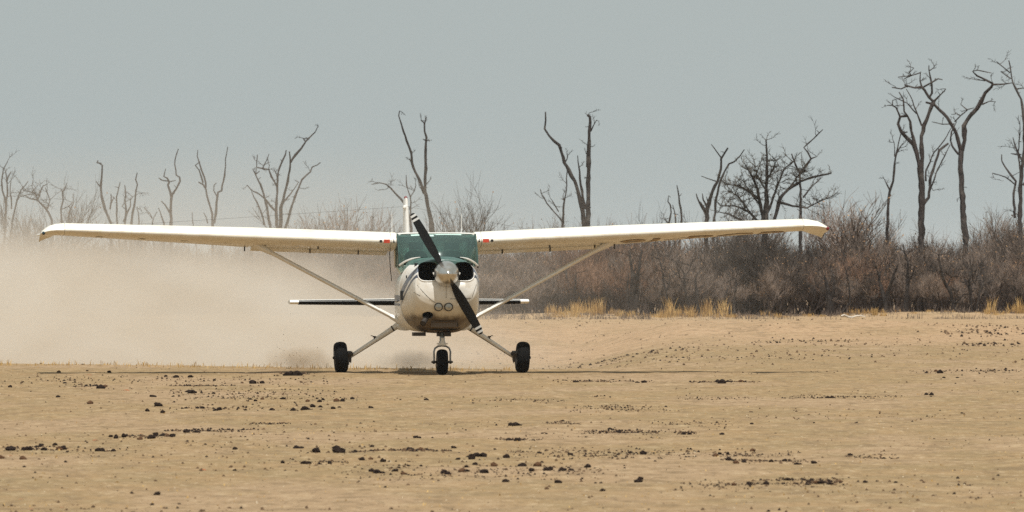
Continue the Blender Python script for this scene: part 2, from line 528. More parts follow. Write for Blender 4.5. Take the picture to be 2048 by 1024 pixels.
# lower scoop plate and cowl flap
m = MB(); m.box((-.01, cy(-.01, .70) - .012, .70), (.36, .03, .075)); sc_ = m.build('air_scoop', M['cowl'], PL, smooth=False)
sc_.modifiers.new('bev', 'BEVEL').width = .008
m = MB(); m.box((-.01, cy(-.01, .745) - .014, .742), (.38, .02, .006)); m.box((.175, cy(.17, .70) - .02, .705), (.02, .03, .07)); m.build('scoop_edge', M['darkmetal'], PL, smooth=False)
m = MB(); m.box((-.32, -.95, .565), (.17, .3, .05)); m.box((.06, -1.05, .565), (.10, .25, .06)); m.box((-.06, -1.05, .56), (.03, .2, .05)); m.build('cowl_flap', M['darkmetal'], PL, smooth=False)

# spinner + propeller
HUB = Vector((0, -1.78, 1.403))
pr = empty('propeller', HUB); pr.parent = PL
m = MB(); m.lathe([(.03, .14), (.035, .174), (.0, .178), (-.02, .175), (-.10, .156), (-.18, .120), (-.25, .074), (-.295, .037), (-.315, .012), (-.318, .002)], (0, 0, 0), n=40)
m.build('spinner', M['spinner'], pr, angle=60)
m = MB()
for a in (18, 162):
    m.box((.172 * math.cos(R(a)) * 1.0, .02, -.172 * math.sin(R(a)) * .25), (.03, .03, .075), Matrix.Rotation(R(90 - a) * .35, 3, 'Y'))
m.build('backplate', M['paint'], pr)
def blade(ang):
    secs = []; cols = []
    rr = [.12, .17, .22, .30, .40, .52, .64, .74, .82, .88, .93, .952, .96]
    cc = [.06, .075, .105, .135, .148, .146, .136, .124, .112, .100, .082, .055, .02]
    for r, ch in zip(rr, cc):
        tw = R(58 - 46 * (r / .96) ** .7); th = ch * (.30 if r < .2 else .13)
        s_ = []
        for k in range(14):
            a = 2 * math.pi * k / 14; X = ch / 2 * math.cos(a); Yy = th / 2 * math.sin(a)
            s_.append(Vector((X * math.cos(tw) - Yy * math.sin(tw), X * math.sin(tw) + Yy * math.cos(tw), r)))
        secs.append(s_)
    rot = Matrix.Rotation(ang, 3, 'Y')
    m = MB(); m.loft([[rot @ p for p in s_] for s_ in secs]); bl = m.build('blade', M['blade'], pr, angle=50)
    for r0, r1 in ((.845, .875), (.905, .935)):
        m = MB(); ss = []
        for r in (r0, r1):
            ch = np.interp(r, rr, cc) + .004; tw = R(58 - 46 * (r / .96) ** .7); th = ch * .13 + .004
            ss.append([rot @ Vector((ch / 2 * math.cos(a) * math.cos(tw) - th / 2 * math.sin(a) * math.sin(tw),
                                     ch / 2 * math.cos(a) * math.sin(tw) + th / 2 * math.sin(a) * math.cos(tw), r)) for a in [2 * math.pi * k / 14 for k in range(14)]])
        m.loft(ss); m.build('tip_band', M['band'], bl)
blade(R(-30)); blade(R(150))

# fuselage
ST = [(-.55, .553, 1.60, .60, 3.0), (-.25, .558, 1.53, .59, 3.2), (.2, .555, 1.50, .58, 3.4), (.9, .52, 1.50, .58, 3.4), (1.5, .475, 1.50, .59, 3.2), (2.2, .38, 1.46, .63, 2.8),
      (3.0, .28, 1.34, .70, 2.4), (4.0, .18, 1.20, .78, 2.2), (5.0, .09, 1.10, .86, 2.1), (5.75, .03, 1.04, .93, 2.0)]
m = MB(); m.loft(interp(ST, 40, 4)); m.build('fuselage', M['cowl'] if False else M['paint'], PL)
# side stripes on the fuselage as thin painted panels
for sg in (-1, 1):
    for (h0, h1, nm_) in ((1.02, 1.10, 'stripe'), (.955, .985, 'stripe')):
        m = MB(); ss = []
        for y in np.linspace(-.5, 4.6, 24):
            wv = np.interp(y, [s_[0] for s_ in ST], [s_[1] for s_ in ST]) + .003
            dz = 0.0 if y < 1 else (y - 1) * .02
            ss.append([(sg * wv, y, h0 + dz), (sg * wv, y, h1 + dz), (sg * (wv - .006), y, h1 + dz), (sg * (wv - .006), y, h0 + dz)])
        m.loft(ss); m.build(nm_, simple('stripe_paint', (.10, .12, .16), .4), PL)
# cabin: deck, lining, seats, roof, posts, glass
m = MB(); m.box((0, .55, 1.512), (.98, 1.9, .02)); m.build('cabin_deck', M['lining'], PL, smooth=False)
m = MB()
ss = [ring(y, w_, zt, 1.50, 2.6, 24, 1.5) for y, w_, zt in ((-.42, .40, 1.60), (-.3, .44, 1.63), (-.18, .45, 1.63), (-.14, .44, 1.60))]
m.loft(ss); m.build('instrument_panel', M['lining'], PL)
for sx_ in (-.25, .25):
    m = MB(); m.loft([ring(y, .17, zt, 1.50, 3.5, 20, 1.5) for y, zt in ((.42, 1.66), (.45, 1.72), (.52, 1.73), (.56, 1.68))])
    m.v = [(v[0] + sx_, v[1], v[2]) for v in m.v]
    st_ = m.build('seat', M['seat'], PL)
    m = MB(); m.box((sx_, .50, 1.79), (.2, .06, .10)); m.build('headrest', M['seat'], st_)
RT = 1.975
m = MB()
m.loft([ring(y, w_, zt, zb, 5, 32) for y, w_, zt, zb in ((.015, .553, 1.948, 1.915), (.04, .556, 1.965, 1.905), (.2, .556, RT + .004, 1.90), (.6, .55, RT + .004, 1.88), (1.3, .50, 1.93, 1.82), (1.7, .46, 1.86, 1.76))])
m.build('cabin_roof', M['paint'], PL)
# rear fairing behind the cabin with the back window
m = MB()
for sg in (-1, 1):
    m.loft([[(sg * .46, 1.66, 1.50), (sg * .44, 1.66, 1.50), (sg * .43, 1.66, 1.84), (sg * .45, 1.66, 1.84)],
            [(sg * .40, 2.15, 1.46), (sg * .37, 2.15, 1.46), (sg * .35, 2.15, 1.66), (sg * .38, 2.15, 1.66)],
            [(sg * .31, 2.75, 1.38), (sg * .28, 2.75, 1.38), (sg * .26, 2.75, 1.42), (sg * .29, 2.75, 1.42)]])
m.build('rear_fairing', M['paint'], PL)
m = MB(); m.add([(-.43, 1.67, 1.84), (.43, 1.67, 1.84), (.27, 2.72, 1.42), (-.27, 2.72, 1.42), (-.43, 1.67, 1.834), (.43, 1.67, 1.834), (.27, 2.72, 1.414), (-.27, 2.72, 1.414)],
                [(0, 1, 2, 3), (7, 6, 5, 4), (0, 4, 5, 1), (1, 5, 6, 2), (2, 6, 7, 3), (3, 7, 4, 0)]); m.build('rear_window', M['glass'], PL, smooth=False)
for sg in (-1, 1):
    for (ya, yb, nm_) in ((-.02, .78, 'side_window'), (.86, 1.62, 'side_window')):
        def sp(y, z, ins=.012):
            wv = np.interp(y, [.0, .9, 1.5, 2.2], [.556, .52, .475, .38]) - ins; return (sg * wv, y, z)
        m = MB(); m.loft([[sp(y, 1.50), sp(y, 1.90 - .03 * max(0, y - .8)), sp(y, 1.90 - .03 * max(0, y - .8), .018), sp(y, 1.50, .018)] for y in np.linspace(ya, yb, 5)])
        m.build(nm_, M['glass'], PL, smooth=False)
    for ya, yb, w_ in ((-.34, .05, .03), (.82, .82, .06), (1.64, 1.64, .06)):
        m = MB(); wa = np.interp(ya, [-.4, 0, .9, 1.5, 2.2], [.556, .556, .52, .475, .38])
        m.tube([(sg * (wa - .004), ya, 1.49), (sg * (wa - .004), yb, 1.93)], w_ / 2 * 1.2, 8, flat=(Vector((1, 0, 0)), .5))
        m.build('door_post', M['darkmetal'] if w_ < .05 else M['paint'], PL)
# windscreen
def wsurf(u, v, off=0.0):
    au = abs(u); 
    yb_ = -.74 + .40 * au ** 2.2; zb_ = 1.635 - .125 * au ** 4; xb = .553
    yt_ = .0 + .04 * au ** 3; zt_ = 1.962 - .012 * au ** 3; xt = .553
    k = math.sin(u * math.pi / 2) if False else u
    x = k * (xb * (1 - v) + xt * v)
    bul = math.sin(v * math.pi) * .055 * (1 - au ** 3)
    return Vector((x, yb_ * (1 - v) + yt_ * v - bul + off, zb_ + (zt_ - zb_) * (v ** .60) + bul * .55))
m = MB(); NU, NV = 28, 14
for o_ in (0, .006):
    b0 = len(m.v)
    for j in range(NV + 1):
        for i in range(NU + 1): m.v.append(tuple(wsurf(-1 + 2 * i / NU, j / NV, o_)))
    for j in range(NV):
        for i in range(NU):
            q = b0 + j * (NU + 1) + i; m.f.append((q, q + 1, q + NU + 2, q + NU + 1)); m.m.append(0)
m.build('windscreen', M['glass'], PL)
m = MB(); m.tube([wsurf(-1 + 2 * i / 30, 1.0) + Vector((0, -.004, .006)) for i in range(31)], .010, 6); m.build('windscreen_rim', M['paint'], PL)
for sg in (-1, 1):
    m = MB(); m.tube([wsurf(sg * .985, j / 10) + Vector((0, -.004, 0)) for j in range(11)], .016, 6); m.build('windscreen_post', simple('dark_green_frame', (.03, .06, .05), .5), PL)
for sg in (-1, 1):
    m = MB(); m.tube([wsurf(sg * (.50 + .49 * i / 14), 0) + Vector((0, -.012, .004)) for i in range(15)], [.004 + .010 * min(1, i / 6) for i in range(15)], 6); m.build('windscreen_base', M['paint'], PL)
# sun visors
for (u0, u1, v0, v1) in ((-.66, -.22, .80, .93), (-.04, .62, .83, .94), (-.20, -.10, .70, .84)):
    m = MB(); NN = 8
    for off_ in (-.009, -.003):
        b0 = len(m.v)
        for i in range(NN + 1):
            u_ = u0 + (u1 - u0) * i / NN; dv = -.03 * (i / NN) if u0 < -.3 else .03 * (i / NN) if u0 > -.1 else 0
            m.v += [tuple(wsurf(u_, v0 + dv, off_)), tuple(wsurf(u_, v1 + dv, off_))]
        for i in range(NN): m.f.append((b0 + 2 * i, b0 + 2 * i + 2, b0 + 2 * i + 3, b0 + 2 * i + 1)); m.m.append(0)
    m.build('sun_strip', M['visor'], PL)

# wings ------------------------------------------------------------
def foil(u0, u1, n=14):
    """upper then lower (x/c, z/c) of a cambered 12 per cent section between two chord fractions"""
    us = [u0 + (u1 - u0) * (1 - math.cos(math.pi * i / n)) / 2 if u0 == 0 else u0 + (u1 - u0) * i / n for i in range(n + 1)]
    def half(x):
        yt = .6 * (.2969 * math.sqrt(max(x, 0)) - .1260 * x - .3516 * x * x + .2843 * x ** 3 - .1015 * x ** 4)
        yc = .02 / .16 * (.8 * x - x * x) if x < .4 else .02 / .36 * (.2 + .8 * x - x * x)
        return yt, yc
    up = [(x, (half(x)[1] + half(x)[0]) * 1.35) for x in us]; lo = [(x, half(x)[1] - half(x)[0]) for x in us]
    return up[::-1] + (lo[1:] if u0 == 0 else lo)
INC = R(5.0)
def inc(ax): return R(5.0) if ax < 2.55 else R(5.0 - 1.4 * min(1.0, (ax - 2.55) / 2.65))
def wsec(x, tail=False, u0=0.0, u1=1.0, drop=0.0, ddef=0.0, tk=1.0, n=14, extra=0.0):
    ax = abs(x)
    ch = 1.62 if ax < 2.55 else 1.62 - (1.62 - 1.12) * (ax - 2.55) / (5.2 - 2.55)
    le = .0 if ax < 2.55 else .14 * (ax - 2.55) / (5.2 - 2.55)
    z0 = 1.852 + .041 * (ax - .55) + .0062 * x - drop
    out = []
    for (a, b) in foil(u0, u1, n):
        yy, zz = a * ch, b * ch * tk
        if ddef: 
            yy2 = yy - u0 * ch; zz -= math.sin(ddef) * yy2 + extra; yy = u0 * ch + .012 + yy2 * math.cos(ddef)
        out.append((x, le + yy * math.cos(INC) + 0, z0 - yy * math.sin(inc(ax)) + zz))
    return out
for sg in (-1, 1):
    WG = None
    m = MB(); m.loft([wsec(sg * x, u1=.74) for x in list(np.linspace(.555, 2.55, 8)) + list(np.linspace(2.8, 5.2, 10))])
    WG = m.build('wing', M['wing'], PL, angle=60)
    m = MB(); m.loft([wsec(sg * x, u0=.75, u1=1.0, ddef=R(5), n=6, extra=.014) for x in np.linspace(.60, 2.52, 6)]); m.build('flap', M['wing'], WG, angle=60)
    m = MB(); m.loft([wsec(sg * x, u0=.75, u1=1.0, ddef=R(.3), n=6) for x in np.linspace(2.56, 5.05, 6)]); m.build('aileron', M['wing'], WG, angle=60)
    m = MB(); m.loft([wsec(sg * 5.06, u0=.741, u1=1.0, n=6), wsec(sg * 5.195, u0=.741, u1=1.0, n=6)]); m.build('tip_rib', M['wing'], WG)
    m = MB(); ss = [wsec(sg * 5.2, n=14), wsec(sg * 5.30, tk=.93, drop=.004, n=14)]
    for xx, tk, dr, sh in ((5.38, .80, .014, .03), (5.44, .62, .028, .07), (5.49, .42, .044, .12), (5.52, .18, .062, .2)):
        s_ = wsec(sg * 5.2, tk=tk, drop=dr - .041 * (xx - 5.2), n=14)
        s_ = [(sg * xx + (.05 if sg > 0 else 0) * (xx - 5.2) / .32, p_[1] * (1 - sh) + sh * 1.2 * .75 , p_[2] - max(0, (p_[1] - .9)) * .13 * (xx - 5.2) / .3) for p_ in s_]; ss.append(s_)
    m.loft(ss); tip = m.build('wing_tip', M['wing'], WG, angle=60)
    zt = 1.852 + .041 * 4.95 + .0062 * 5.5 * sg
    m = MB(); m.lathe([(-.03, .008), (-.015, .020), (.02, .026), (.06, .02)], (sg * 5.485 + (.045 if sg > 0 else 0), .14, zt - .055), n=14); m.build('navigation_light', M['redlens'] if sg > 0 else M['greenlens'], WG)
    m = MB(); m.tube([(sg * 5.50, .7, zt - .07), (sg * 5.57, .85, zt - .085)], [.018, .006], 8); m.build('tail_light_fairing', M['paint'], WG)
    # root markings: red vent plug, black vent holes, seam
    def le_pt(x, u):
        s_ = wsec(x, n=40); up = s_[:41]; lo = s_[40:]
        return Vector(s_[40 + u]) if u >= 0 else Vector(s_[40 + u])
    P = le_pt(sg * .695, 3)
    m = MB(); m.box(P + Vector((0, .014, .034)), (.085, .085, .050)); m.build('vent_plug', M['red'], WG, smooth=False)
    m = MB()
    m.lathe([(-.006, .02), (.03, .02)], P + Vector((sg * .085, -.024, .034)), n=14); 
    m.lathe([(-.006, .012), (.03, .012)], P + Vector((-sg * .095, -.026, .026)), n=12)
    m.lathe([(-.006, .006), (.03, .006)], P + Vector((-sg * .095, -.016, .056)), n=10)
    m.build('vent_hole', M['hole'], WG)
    m = MB(); s_ = wsec(sg * .635, n=20); m.tube([Vector(p_) + Vector((0, 0, 0)) for p_ in s_[8:34]], .0025, 5); m.build('panel_seam', M['darkmetal'], WG)
    m = MB(); s_ = wsec(sg * 5.19, n=20); m.tube([Vector(p_) for p_ in s_[6:34]], .002, 5); m.build('panel_seam', M['darkmetal'], WG)
    # flap hinges and tie-down fittings hanging under the wing
    m = MB()
    for x_, y_ in ((1.02, 1.12), (1.7, 1.15), (2.33, 1.1), (2.62, 1.2), (2.45, .62), (1.63, .45)):
        zz = 1.852 + .041 * (x_ - .55) + .0062 * x_ * sg - y_ * math.sin(INC) - .045
        m.box((sg * x_, y_, zz - .02), (.014, .10, .07))
    m.build('hinge_bracket', M['darkmetal'], WG, smooth=False)
    # dirt-edged inspection covers
    m = MB()
    for x_ in (.95, 1.45, 1.95, 2.9, 3.5, 4.1, 4.7):
        zz = 1.852 + .041 * (x_ - .55) + .0062 * x_ * sg - .45 * math.sin(INC) - .066 + (0 if x_ < 2.5 else .004 * (x_ - 2.5) * 2.4)
        m.lathe([(-.004, .06), (.004, .06)], (sg * x_, .45, zz), axis='z', n=20)
    m.build('inspection_cover', M['wing'], WG)
    # strut
    SA = Vector((sg * .50, .42, .745)); SB = Vector((sg * 2.47, .58, 1.812 + .0062 * 2.4 * sg))
    m = MB(); n_ = 12
    m.tube([SA.lerp(SB, i / n_) for i in range(n_ + 1)], [.030 if 0 < i < n_ else .026 for i in range(n_ + 1)], 14, flat=(Vector((0, 1, 0)), 2.3))
    su = m.build('wing_strut', M['paint'], PL)
    m = MB(); m.tube([SB.lerp(SA, .10), SB.lerp(SA, .03), SB + (SB - SA).normalized() * .05], [.034, .050, .058], 14, flat=(Vector((0, 1, 0)), 2.0)); m.build('upper_fairing', M['paint'], su)
    m = MB(); m.tube([SA - (SB - SA).normalized() * .08, SA, SA.lerp(SB, .06)], [.05, .046, .033], 14, flat=(Vector((0, 1, 0)), 2.0)); m.build('lower_fairing', M['paint'], su)
    # door sill cable / hose next to the wing root
    m = MB(); m.tube([(sg * .60, .35, 1.80), (sg * .635, .3, 1.70), (sg * .63, .3, 1.55), (sg * .62, .3, 1.42), (sg * .60, .4, 1.30)], .006, 6)
    if sg < 0: m.build('vent_hose', M['darkmetal'], PL)
    # whip antennas on the wing
    m = MB(); xw = -.58 if sg < 0 else .40
    m.tube([(xw, .6, 1.93), (xw, .62, 2.245)], [.004, .0025], 5); m.build('whip_antenna', M['paint'], PL)

# registration under the image-right wing
cu = bpy.data.curves.new('reg', 'FONT'); cu.body = '9J-PCR'; cu.size = .80; cu.space_character = 1.06; cu.extrude = 0.0; cu.offset = 0.012
to = bpy.data.objects.new('reg', cu); SC.collection.objects.link(to); bpy.context.view_layer.update()
tm = bpy.data.meshes.new_from_object(to.evaluated_get(bpy.context.evaluated_depsgraph_get())); bpy.data.objects.remove(to)
bmx = bmesh.new(); bmx.from_mesh(tm)
bmesh.ops.subdivide_edges(bmx, edges=[e for e in bmx.edges if e.calc_length() > .25], cuts=3)
bmesh.ops.triangulate(bmx, faces=bmx.faces)
xs_ = [v.co.x for v in bmx.verts]; xmn, xmx = min(xs_), max(xs_)
for v in bmx.verts:
    X = 2.62 + (v.co.x - xmn) / (xmx - xmn) * 2.44
    yl = .80 - v.co.y * 1.10           # letter tops towards the leading edge
    ch = 1.62 - .5 * (X - 2.55) / 2.65; le = .14 * (X - 2.55) / 2.65
    yl = le + yl * ch / 1.5
    a = (yl - le) / ch
    yt = .6 * (.2969 * math.sqrt(a) - .1260 * a - .3516 * a * a + .2843 * a ** 3 - .1015 * a ** 4)
    yc = .02 / .16 * (.8 * a - a * a) if a < .4 else .02 / .36 * (.2 + .8 * a - a * a)
    v.co = Vector((X, yl, 1.852 + .041 * (X - .55) + .0062 * X - a * ch * math.sin(inc(X)) + (yc - yt) * ch - .006))
bmx.to_mesh(tm); bmx.free(); tm.materials.clear(); tm.materials.append(M['marking'])
rg = link(bpy.data.objects.new('registration_lettering', tm), PL)

# tailplane and fin
def thinsec(x, yLE, zc_, ch, th, n=10, u1=1.0):
    out = []
    us = [u1 * (1 - math.cos(math.pi * i / n)) / 2 for i in range(n + 1)]
    T = lambda a: th / .2 * (.2969 * math.sqrt(a) - .1260 * a - .3516 * a * a + .2843 * a ** 3 - .1036 * a ** 4)
    for a in us[::-1]: out.append((x, yLE + a * ch, zc_ + T(a) * ch))
    for a in us[1:]: out.append((x, yLE + a * ch, zc_ - T(a) * ch))
    return out
TZ = .985
for sg in (-1, 1):
    m = MB(); m.loft([thinsec(sg * x, 4.75 + .12 * x, TZ + .003 * sg * x, .95 - .20 * x, .105) for x in (.02, .5, 1.0, 1.66, 1.745)]); tp = m.build('tailplane', M['paint'], PL, angle=60)
    m = MB(); ss = []
    for x in np.linspace(.06, 1.62, 7):
        s_ = thinsec(sg * x, 4.75 + .12 * x, TZ + .003 * sg * x - .0, .95 - .20 * x, .112, n=16)
        s_ = s_[13:27]; cm = Vector((0, 4.75 + .12 * x + .15, TZ))
        outer = [Vector(p_) + Vector((0, -.004, -.003)) for p_ in s_]; inner = [Vector(p_) + Vector((0, .02, .002)) for p_ in s_[::-1]]
        ss.append(outer + inner)
    m.loft(ss); m.build('leading_edge_boot', M['boot'], tp)
def finsec(z, yLE, ch, th):
    return [(p_[2] - .03, p_[1], z) for p_ in thinsec(0, yLE, 0, ch, th)]
m = MB(); m.loft([finsec(z, y, c_, th) for z, y, c_, th in ((1.02, 4.2, 1.45, .085), (1.3, 4.55, 1.15, .095), (1.8, 4.85, .92, .10), (2.3, 5.08, .72, .105), (2.46, 5.16, .62, .09), (2.50, 5.2, .5, .06))])
fn = m.build('fin', M['paint'], PL)
m = MB(); m.lathe([(0, .024), (.02, .026), (.035, .016), (.04, .004)], (-.03, 5.35, 2.485), axis='z', n=12); m.build('beacon', M['redlens'], fn)
m = MB(); m.lathe([(-.05, .01), (-.03, .03), (.05, .03), (.08, .01)], (-.06, 5.15, 2.36), n=10); m.build('antenna_mount', M['paint'], fn)
for xe, ye, ze in ((-5.0, .9, 2.04), (1.9, .9, 1.93)):
    m = MB(); m.tube([(-.03, 5.1, 2.375), (xe * .5 - .015, 3.0, (2.375 + ze) / 2 - .005), (xe, ye, ze)], .0013, 4); m.build('antenna_wire', M['darkmetal'], PL)

# main gear
def wheel(cx, cy_, r, wd, lean, tread=True):
    e = empty('wheel', (cx, cy_, r)); e.parent = PL; e.rotation_euler = (0, lean, 0)
    m = MB(); pf = []
    for k in range(13):
        a = math.pi * k / 12
        pf.append((-math.cos(a) * wd / 2 * (1 if k not in (0, 12) else .8), r * .60 + (r * .40) * math.sin(a) ** .55 if 0 < k < 12 else r * .56))
    m.lathe(pf, (0, 0, 0), axis='x', n=36)
    for gx in (-.3, -.1, .1, .3):
        pass
    ty = m.build('tyre', M['black'], e, angle=60)
    # tread ribs
    m = MB()
    for gx in (-.24, 0, .24):
        zr = r * 1.0 - .004
        m.lathe([(gx * wd - wd * .05, zr - .012), (gx * wd - wd * .04, zr + .003 - abs(gx) * .02), (gx * wd + wd * .04, zr + .003 - abs(gx) * .02), (gx * wd + wd * .05, zr - .012)], (0, 0, 0), axis='x', n=36)
    m.build('tread', M['black'], ty)
    m = MB(); m.lathe([(-wd * .46, .02), (-wd * .45, r * .42), (-wd * .36, r * .58), (wd * .36, r * .58), (wd * .45, r * .42), (wd * .46, .02)], (0, 0, 0), axis='x', n=24); m.build('hub', M['darkmetal'], e)
    m = MB(); m.lathe([(-wd * .62, .012), (-wd * .60, .02), (wd * .6, .02), (wd * .62, .012)], (0, 0, 0), axis='x', n=10); m.build('axle', M['darkmetal'], e)
    return e
for sg in (-1, 1):
    wx = sg * 1.285; r = .222
    wheel(wx, .85, r, .185, R(3.0) * sg)
    A = Vector((sg * .46, .80, .69)); B = Vector((sg * 1.14, .85, .245))
    m = MB(); m.tube([A, A.lerp(B, .12), A.lerp(B, .5), B, B + Vector((sg * .08, 0, -.015))], [.050, .040, .031, .023, .022], 14)
    lg = m.build('main_gear_leg', M['paint'], PL)
    m = MB(); m.tube([A.lerp(B, .02) + Vector((0, 0, -.045)), A.lerp(B, .5) + Vector((0, 0, -.034)), B + Vector((0, 0, -.025))], .008, 6); m.build('brake_line', M['darkmetal'], lg)
    q = A.lerp(B, .52); m = MB(); m.box(q + Vector((-sg * .0, -.01, .055)), (.045, .03, .02)); m.box(q + Vector((0, -.01, .035)), (.015, .03, .05)); m.box(q + Vector((sg * .035, -.01, .068)), (.03, .02, .01)); m.build('entry_step', M['darkmetal'], lg, smooth=False)
    q = A.lerp(B, .14); m = MB(); m.tube([q - (B - A) * .012, q + (B - A) * .012], [.044, .043], 14); m.build('clamp_ring', M['darkmetal'], lg)
    m = MB(); cX = sg * 1.165
    m.box((cX, .80, .235), (.05, .12, .13), Matrix.Rotation(.3, 3, 'X')); m.box((cX - sg * .02, .78, .27), (.06, .05, .05)); m.box((cX + sg * .02, .79, .165), (.03, .09, .09)); m.tube([(cX - sg * .02, .8, .24), (cX - sg * .035, .78, .315)], [.012, .005], 6)
    m.tube([(cX - sg * .0, .8, .20), (cX - sg * .02, .78, .14)], [.012, .005], 6)
    m.build('brake_caliper', M['darkmetal'], PL, smooth=False)
    m = MB(); m.loft([ring(y, .10, .72, .60, 2.2, 16) for y in (.5, .8, 1.05)]); m.v = [(v[0] + sg * .40, v[1], v[2]) for v in m.v]; m.build('gear_fairing', M['paint'], PL)
# nose gear
wheel(0, -1.0, .178, .155, 0)
m = MB(); m.tube([(0, -.98, .66), (0, -1.0, .455)], [.037, .036], 16); ng = m.build('nose_strut', M['bluegrey'], PL)
m = MB(); m.tube([(0, -1.0, .475), (0, -1.0, .445), (0, -1.0, .408)], [.038, .050, .056], 16); m.box((0, -1.03, .432), (.15, .03, .020)); m.box((0, -1.06, .47), (.04, .04, .09)); m.build('torque_link', M['paint'], ng)
m = MB()
fk = [(-.115, .178), (-.113, .25), (-.116, .32), (-.10, .368), (-.06, .396), (0, .405), (.06, .396), (.10, .368), (.116, .32), (.113, .25), (.115, .178)]
m.tube([(x_, -1.0, z_) for x_, z_ in fk], .013, 10, flat=(Vector((0, 1, 0)), 1.8)); m.build('nose_fork', M['steel'], PL)
m = MB(); m.tube([(-.15, -1.0, .178), (.15, -1.0, .178)], .013, 8)
for sg in (-1, 1): m.tube([(sg * .10, -1.0, .178), (sg * .13, -1.0, .178)], .026, 8)
m.build('nose_axle', M['darkmetal'], PL)
# vent / pitot on the cowling's left shoulder and side
m = MB(); m.lathe([(-.004, .022), (.01, .022)], (-.515, -1.2, 1.36), axis='x', n=12); m.box((-.545, -.75, 1.10), (.03, .10, .13)); m.build('cowl_vent', M['hole'], PL)
m = MB(); m.lathe([(-.02, .01), (0, .022), (.02, .01)], (-.575, -.2, 1.02), axis='x', n=12); m.build('door_latch', M['steel'], PL)

# ------------------------------------------------------------------ trees traced by their real outline, each limb with its own depth
def treeobj(name, label, Y, limbs, conv, mat, group=None, r0=3.0, twigs=0, tw_len=(.25, .6), twmat=None, depth=.5):
    ox, oy, sc = conv
    rnd = random.Random(hash(label) & 0xffff if False else sum(map(ord, label)))
    polys = []
    placed = []           # (px, py, Y) points on earlier limbs
    base = None
    groundrow = lambda yy: HOR + CAM_Z * FPX / yy
    for L in limbs:
        pts = L[0]; ra = L[1]; rb = L[2] if len(L) > 2 else max(.7, ra * .35)
        P = [(ox + a / sc, oy + b / sc) for a, b in pts]
        near = None
        for (qx, qy, qY) in placed:
            d_ = math.hypot(qx - P[0][0], qy - P[0][1])
            if near is None or d_ < near[0]: near = (d_, qx, qy, qY)
        ext = False
        if near is None or near[0] > 11:
            ext = True; Y0 = Y + (0 if near is None else rnd.uniform(-.3, .3) * depth)
        else: Y0 = near[3]
        drift = rnd.uniform(-1, 1) * depth
        n = len(P); q = []
        if ext:
            bx = P[0][0] + (0 if base is None else (base - P[0][0]) * .6)
            if base is None: base = P[0][0]
            q.append((bx, groundrow(Y0) + 3, Y0, ra * 1.35))
            q.append(((bx + P[0][0]) / 2 + rnd.uniform(-1, 1), (groundrow(Y0) + P[0][1]) / 2, Y0, ra * 1.12))
        for i, (a, b) in enumerate(P):
            f = i / (n - 1)
            q.append((a, b, Y0 + drift * f ** 1.1 * (n / 6), ra * (1 - f) + rb * f))
        # subdivide with crooked jitter
        out = []
        for i in range(len(q) - 1):
            a, b = q[i], q[i + 1]; seg = math.hypot(a[0] - b[0], a[1] - b[1]); k = max(1, int(seg / 9))
            for j in range(k):
                f = j / k
                jx = 0 if j == 0 else rnd.uniform(-.9, .9)
                out.append((a[0] * (1 - f) + b[0] * f + jx, a[1] * (1 - f) + b[1] * f, a[2] * (1 - f) + b[2] * f, (a[3] * (1 - f) + b[3] * f) * rnd.uniform(.86, 1.16)))
        out.append(q[-1])
        placed += [(o_[0], o_[1], o_[2]) for o_ in out[(2 if ext else 0):]]
        polys.append(out)
    b0 = polys[0][0]; loc = px(b0[0], b0[1], b0[2]); loc.z = gzf(loc.x, loc.y) - .02
    root = empty(name, loc); tag(root, label, 'dead tree', group)
    twm = MB()
    for n_, out in enumerate(polys):
        m = MB()
        W = [px(a, b, c_) - loc for a, b, c_, _ in out]
        if out[0][1] > groundrow(out[0][2]) - 2: W[0].z = -.05
        m.tube(W, [max(.007, r * 1.0 * c_ / FPX) for _, _, c_, r in out], 7, jit=.22)
        # broken stubs
        for i in range(1, len(W) - 1):
            if rnd.random() < .2:
                d_ = Vector((rnd.uniform(-1, 1), rnd.uniform(-1, 1), rnd.uniform(-.1, 1))).normalized(); ln = rnd.uniform(.05, .16)
                m.tube([W[i], W[i] + d_ * ln], [.014, .006], 4)
        m.build('trunk' if n_ == 0 else 'limb', mat, root)
        for _ in range(twigs):
            i = rnd.randrange(len(W) // 3, len(W)); p0 = W[i]
            d_ = Vector((rnd.uniform(-1, 1), rnd.uniform(-1, 1), rnd.uniform(-.25, .9))).normalized()
            L_ = rnd.uniform(*tw_len)
            ps = [p0]
            for s_ in range(4):
                d_ = (d_ + Vector((rnd.uniform(-.4, .4), rnd.uniform(-.4, .4), rnd.uniform(-.3, .4)))).normalized(); ps.append(ps[-1] + d_ * L_ / 4)
                if s_ in (1, 2, 3):
                    for _k in range(2):
                        e = (d_ + Vector((rnd.uniform(-1, 1), rnd.uniform(-1, 1), rnd.uniform(-.6, .8)))).normalized() * L_ * .35
                        twm.tube([ps[-1], ps[-1] + e * .5 + Vector((0, 0, rnd.uniform(-.03, .03))), ps[-1] + e], [.006, .005, .003], 3, cap=False)
            twm.tube(ps, [.012, .010, .008, .006, .004], 3, cap=False)
    if twigs: twm.build('twigs', twmat or mat, root, smooth=False)['kind'] = 'stuff'
    return root
C3 = (0, 200, 3.2); C4 = (460, 200, 3.2); C5 = (1000, 200, 3.2); C6 = (1380, 100, 2.4386)
T = treeobj
GD = 'bare dead trees behind the thicket'
